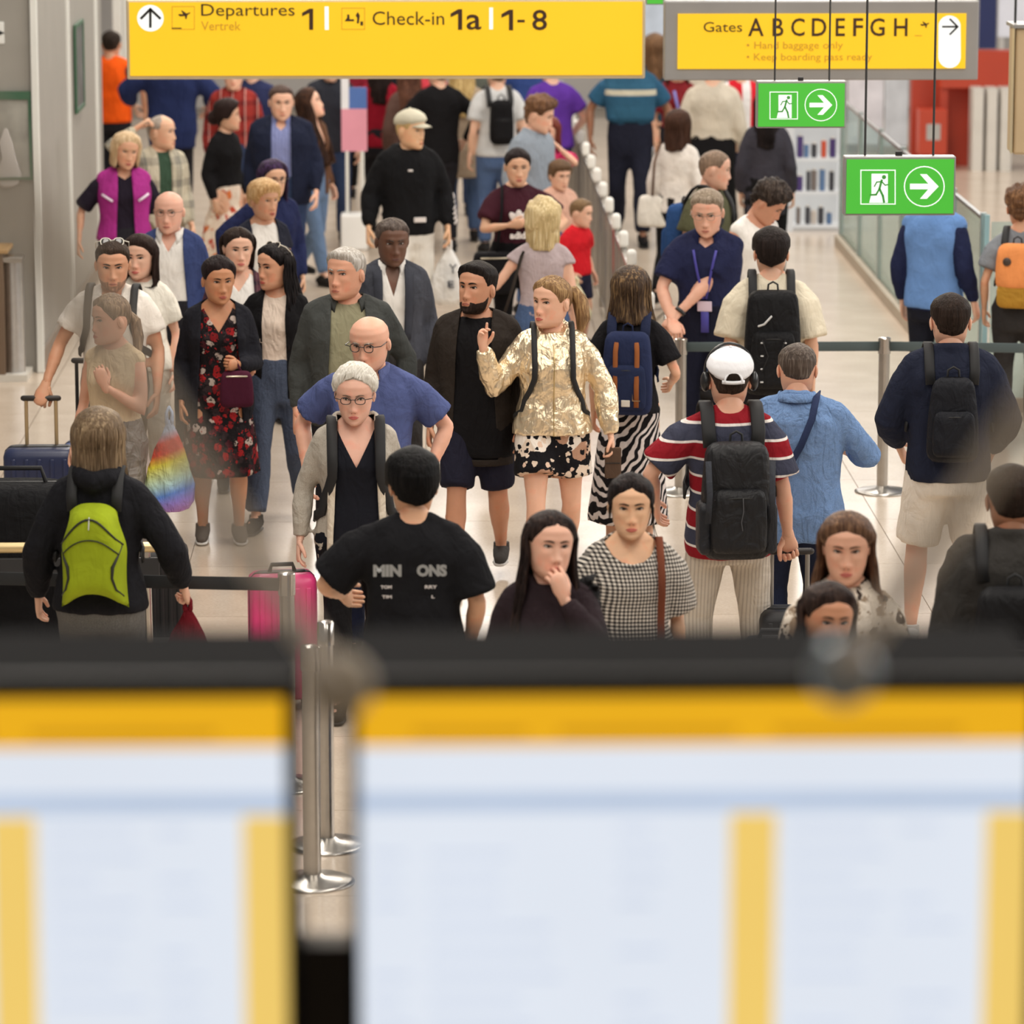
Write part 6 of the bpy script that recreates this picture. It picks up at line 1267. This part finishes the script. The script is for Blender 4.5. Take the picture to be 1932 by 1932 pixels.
# ------------------------------------------------------------------ luggage and carried bags
def suitcase(px, py, label, mat, w=.21, d=.12, h=.56, rz=0, handle=None, poles=plain((196, 170, 130), .35, .6, name='pole_tan'), ribs=5, hz=None, q=None):
    q = q or on_z(px, py, 0); r = thing('suitcase', label, 'suitcase', q, math.radians(rz))
    MB().rbox((0, 0, h / 2 + .05), (w, d, h / 2), .05, None, 32, 0, 0, e=.3).build('shell', mat, r)
    for i in range(ribs): x = -w * .7 + 1.4 * w * i / max(1, ribs - 1); MB().rbox((x, -d - .001, h / 2 + .05), (.012, .006, h * .40), .005, None, 12).build('rib', mat, r)
    MB().rbox((0, 0, h / 2 + .05), (w + .002, .008, h / 2 + .002), .05, None, 32, e=.3).build('zip_band', plain((24, 24, 26), .5, name='zip_band'), r)
    for sx in (-1, 1):
        for sy in (-1, 1): MB().tube([(sx * (w - .05) - .012, sy * (d - .035), .028), (sx * (w - .05) + .012, sy * (d - .035), .028)], .027, 12, None, rnd=False).build('wheel', plain((26, 26, 26), .6, name='wheel'), r)
    if hz:
        for s in (-1, 1): MB().tube([(s * .085, d * .55, h + .03), (s * .085, d * .55, hz - .01)], .011, 8, None, rnd=False).build('pole', poles, r)
        MB().tube([(-.10, d * .55, hz), (.10, d * .55, hz)], .017, 10).build('grip', plain((40, 34, 32), .5, name='grip'), r)
    else: MB().tube([(-.06, 0, h + .05), (-.05, 0, h + .085), (.05, 0, h + .085), (.06, 0, h + .05)], .011, 8).build('carry_handle', plain((30, 30, 32), .6, name='handle'), r)
    return r
def hand_world(key, side):
    P = PEOPLE[key]; S0, E, Wt, sp = P['arms'][side]; d = nrm(Wt - E); v = P['deform'](Wt + d * .085 * 1)
    return P['loc'] + Matrix.Rotation(math.radians(P['yaw']), 3, 'Z') @ (Vector(v) * P['sc'])
hw = hand_world('sunglassman', -1)
suitcase(0, 0, 'dark blue suitcase with tan telescopic handle held at the left', plain((38, 46, 78), .35, name='navy_shell'), hz=hw.z, q=Vector((hw.x, hw.y - .06, 0)))
suitcase(100, 1195, 'blue soft suitcase standing behind the navy one at the left', plain((86, 104, 156), .5, name='blue_shell'), w=.17, h=.50, q=Vector((hw.x + .25, hw.y + .45, 0)), hz=1.02, poles=plain((60, 58, 58), .4, .5, name='pole_dark'))
hw = hand_world('capman', -1)
suitcase(0, 0, 'black suitcase whose handle the striped-shirt person grips', plain((34, 34, 37), .5, name='black_shell'), hz=hw.z, q=Vector((hw.x, hw.y - .066, 0)), poles=plain((150, 146, 140), .35, .7, name='pole_grey'), w=.15, h=.50)
suitcase(1455, 1480, 'dark grey suitcase just behind the lower right screen', plain((62, 62, 64), .5, name='grey_shell'), w=.13, h=.62)
suitcase(535, 1335, 'bright pink suitcase between the barrier belt and the white-haired person', plain((226, 64, 130), .35, name='pink_shell'), w=.16, d=.11, h=.62, rz=10)
suitcase(312, 1250, 'black suitcase below the rainbow bag', plain((30, 29, 31), .5, name='black_shell2'), w=.12, h=.56, d=.16)
# luggage trolley at the left with black bags
q = on_z(110, 1330, 0); tr = thing('luggage_trolley', 'airport luggage trolley with a pale golden push bar at the left', 'trolley', q); BAR = plain((214, 190, 140), .3, .4, name='golden_bar')
zb = on_y(110, 1033, q.y).z; xl = on_y(-120, 1033, q.y).x - q.x; xr = on_y(324, 1033, q.y).x - q.x
MB().tube([(xl, 0, zb), (xr - .02, 0, zb)], .026, 14, None, rnd=False).build('push_bar', BAR, tr); MB().tube([(xr - .025, 0, zb), (xr, 0, zb)], .031, 14, None, rnd=False).build('bar_end', plain((228, 214, 178), .3, .3, name='bar_end'), tr)
for x in (xl + .1, xr - .12): MB().tube([(x, 0, zb), (x, .05, .5), (x, .12, .12)], .018, 10).build('upright', STEEL, tr)
boxo('deck', (xl + .05, .05, .12), (xr - .05, .75, .17), plain((120, 118, 114), .4, .5, name='deck'), tr, .01); boxo('front_panel', (xl + .05, -.01, zb - .16), (xr - .06, .01, zb - .05), plain((40, 40, 42), .5, name='panel_dark'), tr, .005)
for x in (xl + .15, xr - .15):
    for y in (.1, .68): MB().tube([(x - .02, y, .06), (x + .02, y, .06)], .058, 16, None, rnd=False).build('wheel', plain((28, 28, 28), .6, name='wheel'), tr)
def duffel(loc, label, w, d, h, mat):
    r = thing('duffel_bag', label, 'bag', loc); MB().rbox((0, 0, h / 2), (w, d, h / 2), .08, None, 28, .06, .05, e=.6).build('body', mat, r)
    MB().tube([(-w * .5, 0, h * .98), (-w * .4, 0, h + .07), (w * .4, 0, h + .07), (w * .5, 0, h * .98)], .012, 8).build('handle', WEB, r); MB().tube([(-w * .9, 0, h * 1.0), (w * .9, 0, h * 1.0)], .006, 6).build('zip', plain((60, 60, 60), .5, name='zip2'), r)
duffel((q.x + on_y(20, 1000, q.y).x - q.x, q.y + .42, .17), 'black bag piled on the luggage trolley at the left edge', .28, .22, .85, cloth((26, 26, 28), name='black_bag'))
# plastic bags
def plastic_bag(loc, label, mat, w, h, name='plastic_bag', trims=None, rz=0):
    r = thing(name, label, 'bag', loc, math.radians(rz)); n = 28; a = np.linspace(0, 2 * math.pi, n, endpoint=False); rings = []
    for z, k in ((0, .45), (.03, .75), (.12, .98), (.3, 1.0), (.5, .86), (.68, .62), (.84, .34), (.95, .16), (1.0, .10)):
        rip = 1 + .10 * np.sin(a * 5 + z * 9) * (z > .2) + .05 * np.sin(a * 11 + 2)
        rings.append(np.stack([w * k * np.cos(a) * rip, w * .45 * k * np.sin(a) * rip, np.full(n, z * h)], 1))
    MB().grid(rings, True, None, True, True).build('sack', mat, r)
    for s in (-1, 1): MB().tube([(s * w * .10, 0, h * .97), (s * w * .12, 0, h * 1.08), (0, 0, h * 1.14)], [.012, .009, .008], 8).build('loop', mat, r)
    return r
yb_ = on_z(214, 551, 1.68).y - .1; c = on_y(322, 965, yb_)
rb = cloth((200, 200, 200), 'rainbow', [(172, 120, 190), (150, 130, 214), (96, 140, 220), (178, 214, 214), (206, 222, 160), (226, 214, 60), (222, 60, 36), (226, 52, 34), (190, 206, 232)], scale=1.95, fold=.8, rough=.25, name='rainbow_plastic')
plastic_bag((c.x, yb_, c.z), 'rainbow-coloured plastic carrier bag hanging at the left', rb, .125, .50)
hw = hand_world('hoodie', 1); wb_ = plastic_bag((hw.x, hw.y, hw.z - .52), 'white plastic bag with dark letters hanging from the hoodie wearer', cloth((232, 230, 226), fold=.7, rough=.4, name='white_plastic'), .14, .46)
lettering('Y', .1, (.0, -.075, .26), plain((40, 44, 60), .6, name='ink'), wb_, sx=(.06, .07), depth=.006); lettering('E', .1, (-.01, -.075, .15), plain((40, 44, 60), .6, name='ink'), wb_, sx=(.05, .05), depth=.006)
hw = hand_world('limepack', -1); plastic_bag((hw.x, hw.y, hw.z - .40), 'dark red cloth bag held by the person with the lime backpack', cloth((110, 26, 36), fold=.8, name='red_cloth'), .11, .36, 'cloth_bag')
hw = hand_world('redboy', -1); plastic_bag((hw.x, hw.y - .05, hw.z - .34), 'pale plastic bag held by the child in red t-shirt', cloth((236, 226, 190), fold=.6, rough=.4, name='pale_plastic'), .11, .32)
# white handbag, black bag, brown handbag
def handbag(key, label, base, half, mat, strap, smat=None):
    P = PEOPLE[key]; o, put = worn(P, 'handbag', label, 'handbag', base)
    put(MB().rbox((base[0], base[1], base[2] + half[2]), half, .03, None, 26, .08, .15, e=.5), 'body', mat); put(MB().ribbon(strap, [(0, -1 if p[1] < 0 else 1, .3) for p in strap], .022, .006), 'strap', smat or mat)
    put(MB().tube([(base[0] - half[0] * .6, base[1] - half[1] * .9, base[2] + half[2] * 1.75), (base[0] + half[0] * .6, base[1] - half[1] * .9, base[2] + half[2] * 1.75)], .006, 6), 'clasp', steel(.3, (200, 190, 170)))
handbag('whitejacket', 'white handbag hanging from the white-jacketed person', (.20, .05, .72), (.14, .07, .14), cloth((226, 220, 210), fold=.3, name='white_leather'), [(.14, -.04, 1.46), (.15, .06, 1.44), (.17, .13, 1.3), (.19, .12, 1.0)], cloth((96, 66, 48), fold=.1, name='brown_strap'))
handbag('maroontee', 'large black bag in front of the person in maroon t-shirt', (-.20, -.22, .66), (.17, .09, .16), BLK, [(-.12, -.06, 1.47), (-.13, -.16, 1.3), (-.18, -.22, .93)])
handbag('floral', 'dark wine-red handbag held against the floral dress', (.10, -.30, .88), (.10, .05, .11), cloth((70, 26, 44), fold=.2, name='wine_leather'), [(.06, -.28, 1.06), (.10, -.28, 1.16), (.14, -.28, 1.06)])
handbag('messyblonde', 'dark brown bag hanging beside the messy-haired person', (.30, -.05, .62), (.16, .08, .16), cloth((58, 52, 48), fold=.4, name='dark_leather'), [(.10, -.04, 1.47), (.14, .10, 1.38), (.22, .08, 1.1), (.28, .02, .92)])
hw = hand_world('gold', 1); r = thing('wallet', 'dark brown wallet in the lowered hand of the gold-jacketed person', 'wallet', (hw.x, hw.y - .02, hw.z - .14)); MB().rbox((0, 0, .08), (.045, .014, .085), .008, None, 16).build('case', cloth((84, 66, 54), fold=.2, name='wallet'), r); MB().rbox((0, -.015, .08), (.04, .003, .002), .001, None, 10).build('seam', INK, r)
hw = hand_world('blackphone', 1); r = thing('cup', 'white paper cup in the hand of the person in black jacket', 'cup', (hw.x, hw.y, hw.z - .06)); MB().tube([(0, 0, 0), (0, 0, .13)], [.032, .043], 16, None, rnd=False).build('cup_body', WH, r); MB().tube([(0, 0, .13), (0, 0, .145)], .045, 16, None, rnd=False).build('lid', WHITEM, r)  # cup body wears the glowing sign white though nothing lights it from within
P = PEOPLE['beigetop']; o, put = worn(P, 'sunglasses', 'dark sunglasses hooked on the beige top', 'sunglasses', (0, -.145, 1.26)); LM = plain((34, 30, 28), .15, name='lens_dark')
for s in (-1, 1): put(MB().ell((s * .012 + .01, -.150, 1.28 + s * .024), (.024, .005, .020), 14, 8), 'lens', LM)
put(MB().tube([(.0, -.150, 1.33), (.005, -.152, 1.30), (.01, -.152, 1.27)], .003, 6), 'arm', LM)
# ------------------------------------------------------------------ information screens in the foreground
YD = 5.0
SCRW = plain((226, 233, 244), .3, var=.02, emit=.93, name='screen_white', nscale=2); SCRY = plain((240, 178, 20), .3, var=.02, emit=.9, name='screen_yellow'); SCRC = plain((243, 206, 110), .3, var=.02, emit=.92, name='screen_column'); SCRB = plain((186, 202, 226), .3, emit=.9, name='screen_blue'); SCRT = plain((204, 213, 230), .4, emit=.9, name='screen_text'); SCRK = plain((206, 146, 14), .4, emit=.8, name='screen_dark_text')
def display(x0, x1, label, seed):      # x0, x1: the left and right edge of the lit area in pixels of the photograph
    a = on_y(x0, 1300, YD); b = on_y(x1, 2150, YD); w = b.x - a.x; zt = on_y(900, 1311, YD).z; zf = on_y(900, 1268, YD).z; zb = b.z
    r = thing('information_screen', label, 'screen', (a.x + w / 2, YD, 0)); Z = lambda py: on_y(900, py, YD).z; X = lambda px: -w / 2 + (px) / 1250.0 * w
    bz = .012
    boxo('housing', (-w / 2 - bz, .004, zb - .04), (w / 2 + bz, .26, zf), DARKM, r, .008)
    boxo('bezel', (-w / 2 - bz, -.012, zt), (w / 2 + bz, .004, zf), plain((34, 31, 26), .6, name='bezel'), r); boxo('bezel', (-w / 2 - bz, -.012, zb - .04), (w / 2 + bz, .004, zb), DARKM, r)
    for s in (-1, 1): boxo('bezel', (s * (w / 2 + bz / 2) - bz / 2, -.012, zb), (s * (w / 2 + bz / 2) + bz / 2, .004, zt), DARKM, r)
    pn = boxo('panel', (-w / 2, -.004, zb), (w / 2, .004, Z(1406)), SCRW, r); boxo('header', (-w / 2, -.005, Z(1406)), (w / 2, .004, zt), SCRY, r)
    boxo('heading_row', (-w / 2, -.0055, Z(1528)), (w / 2, -.003, Z(1494)), SCRB, pn)
    for c0, c1 in ((690, 776), (1168, 1250)): boxo('gate_column', (X(c0), -.006, zb), (X(c1), -.003, Z(1535)), SCRC, pn)
    rr = random.Random(seed)
    for t0, t1 in ((100, 310), (370, 700), (770, 1120)): boxo('header_text', (X(t0), -.0065, Z(1386)), (X(t1), -.004, Z(1374)), SCRK, r)
    py = 1560
    while py < 2130:
        for c0, cw in ((20, 80), (130, 260), (480, 120), (800, 180), (1010, 110)):
            if rr.random() < .85: boxo('flight_line', (X(c0), -.0065, Z(py + 9)), (X(c0 + cw * rr.uniform(.5, 1)), -.004, Z(py)), SCRT, pn)
        py += 46
    MB().tube([(0, .15, 0), (0, .15, zb)], .05, 16, None, rnd=False).build('stand_pole', DARKM, r); boxo('stand_base', (-.3, -.1, 0), (.3, .4, .03), DARKM, r, .01)
    return r, w, zf
d1, w1, zf = display(-722, 546, 'flight information screen at the lower left', 1)
d2, w2, zf = display(677, 1927, 'large flight information screen at the lower right', 2)
d3, w3, zf = display(2060, 3310, 'flight information screen beyond the right edge', 3) if False else (None, 0, 0)
cb0 = on_y(500, 1770, YD + .2); cb1 = on_y(740, 2080, YD + .2); r = thing('mounting_beam', 'dark beam joining the two information screens', 'beam', (cb0.x, YD + .17, 0)); boxo('beam', (0, 0, cb1.z), (cb1.x - cb0.x, .06, cb0.z), plain((84, 70, 54), .6, name="brown_beam"), r); boxo('bracket', (0, .06, cb1.z), (.05, .10, cb0.z + .04), DARKM, r)
# blurred steel tie rods that carry the screens, each ending in a round clamp
ROD = plain((196, 178, 152), .5, .1, name='rod_metal'); ROD2 = plain((150, 158, 162), .3, .6, name='clamp_metal')
zf_ = on_y(900, 1268, YD).z
def rod(label, n0, n1, cm, rad, Yn, Yu):       # the rod climbs from its clamp towards the ceiling above the viewer
    A = on_y(*n0, Yn); B = on_y(*n1, Yu); t = (7.3 - A.z) / (B.z - A.z); C = A + (B - A) * t
    r = thing('tie_rod', label, 'rod', A); MB().tube([(0, 0, 0), tuple(C - A)], rad, 14, None, rnd=False).build('rod', ROD, r)
    MB().ell((0, 0, 0), (.034, .03, .034), 18, 12).build('clamp', cm, r); MB().tube([(0, 0, 0), tuple(on_y(*n0, YD + .03) - A - Vector((0, 0, .012)))], .010, 10).build('bracket', cm, r)
rod('blurred steel tie rod rising to the upper left from the screens', (640, 1292), (290, 770), ROD, .0115, 3.9, 2.7)
rod('blurred steel tie rod rising to the upper right edge', (1592, 1268), (1932, 790), ROD2, .0115, 3.9, 2.8)
flush()
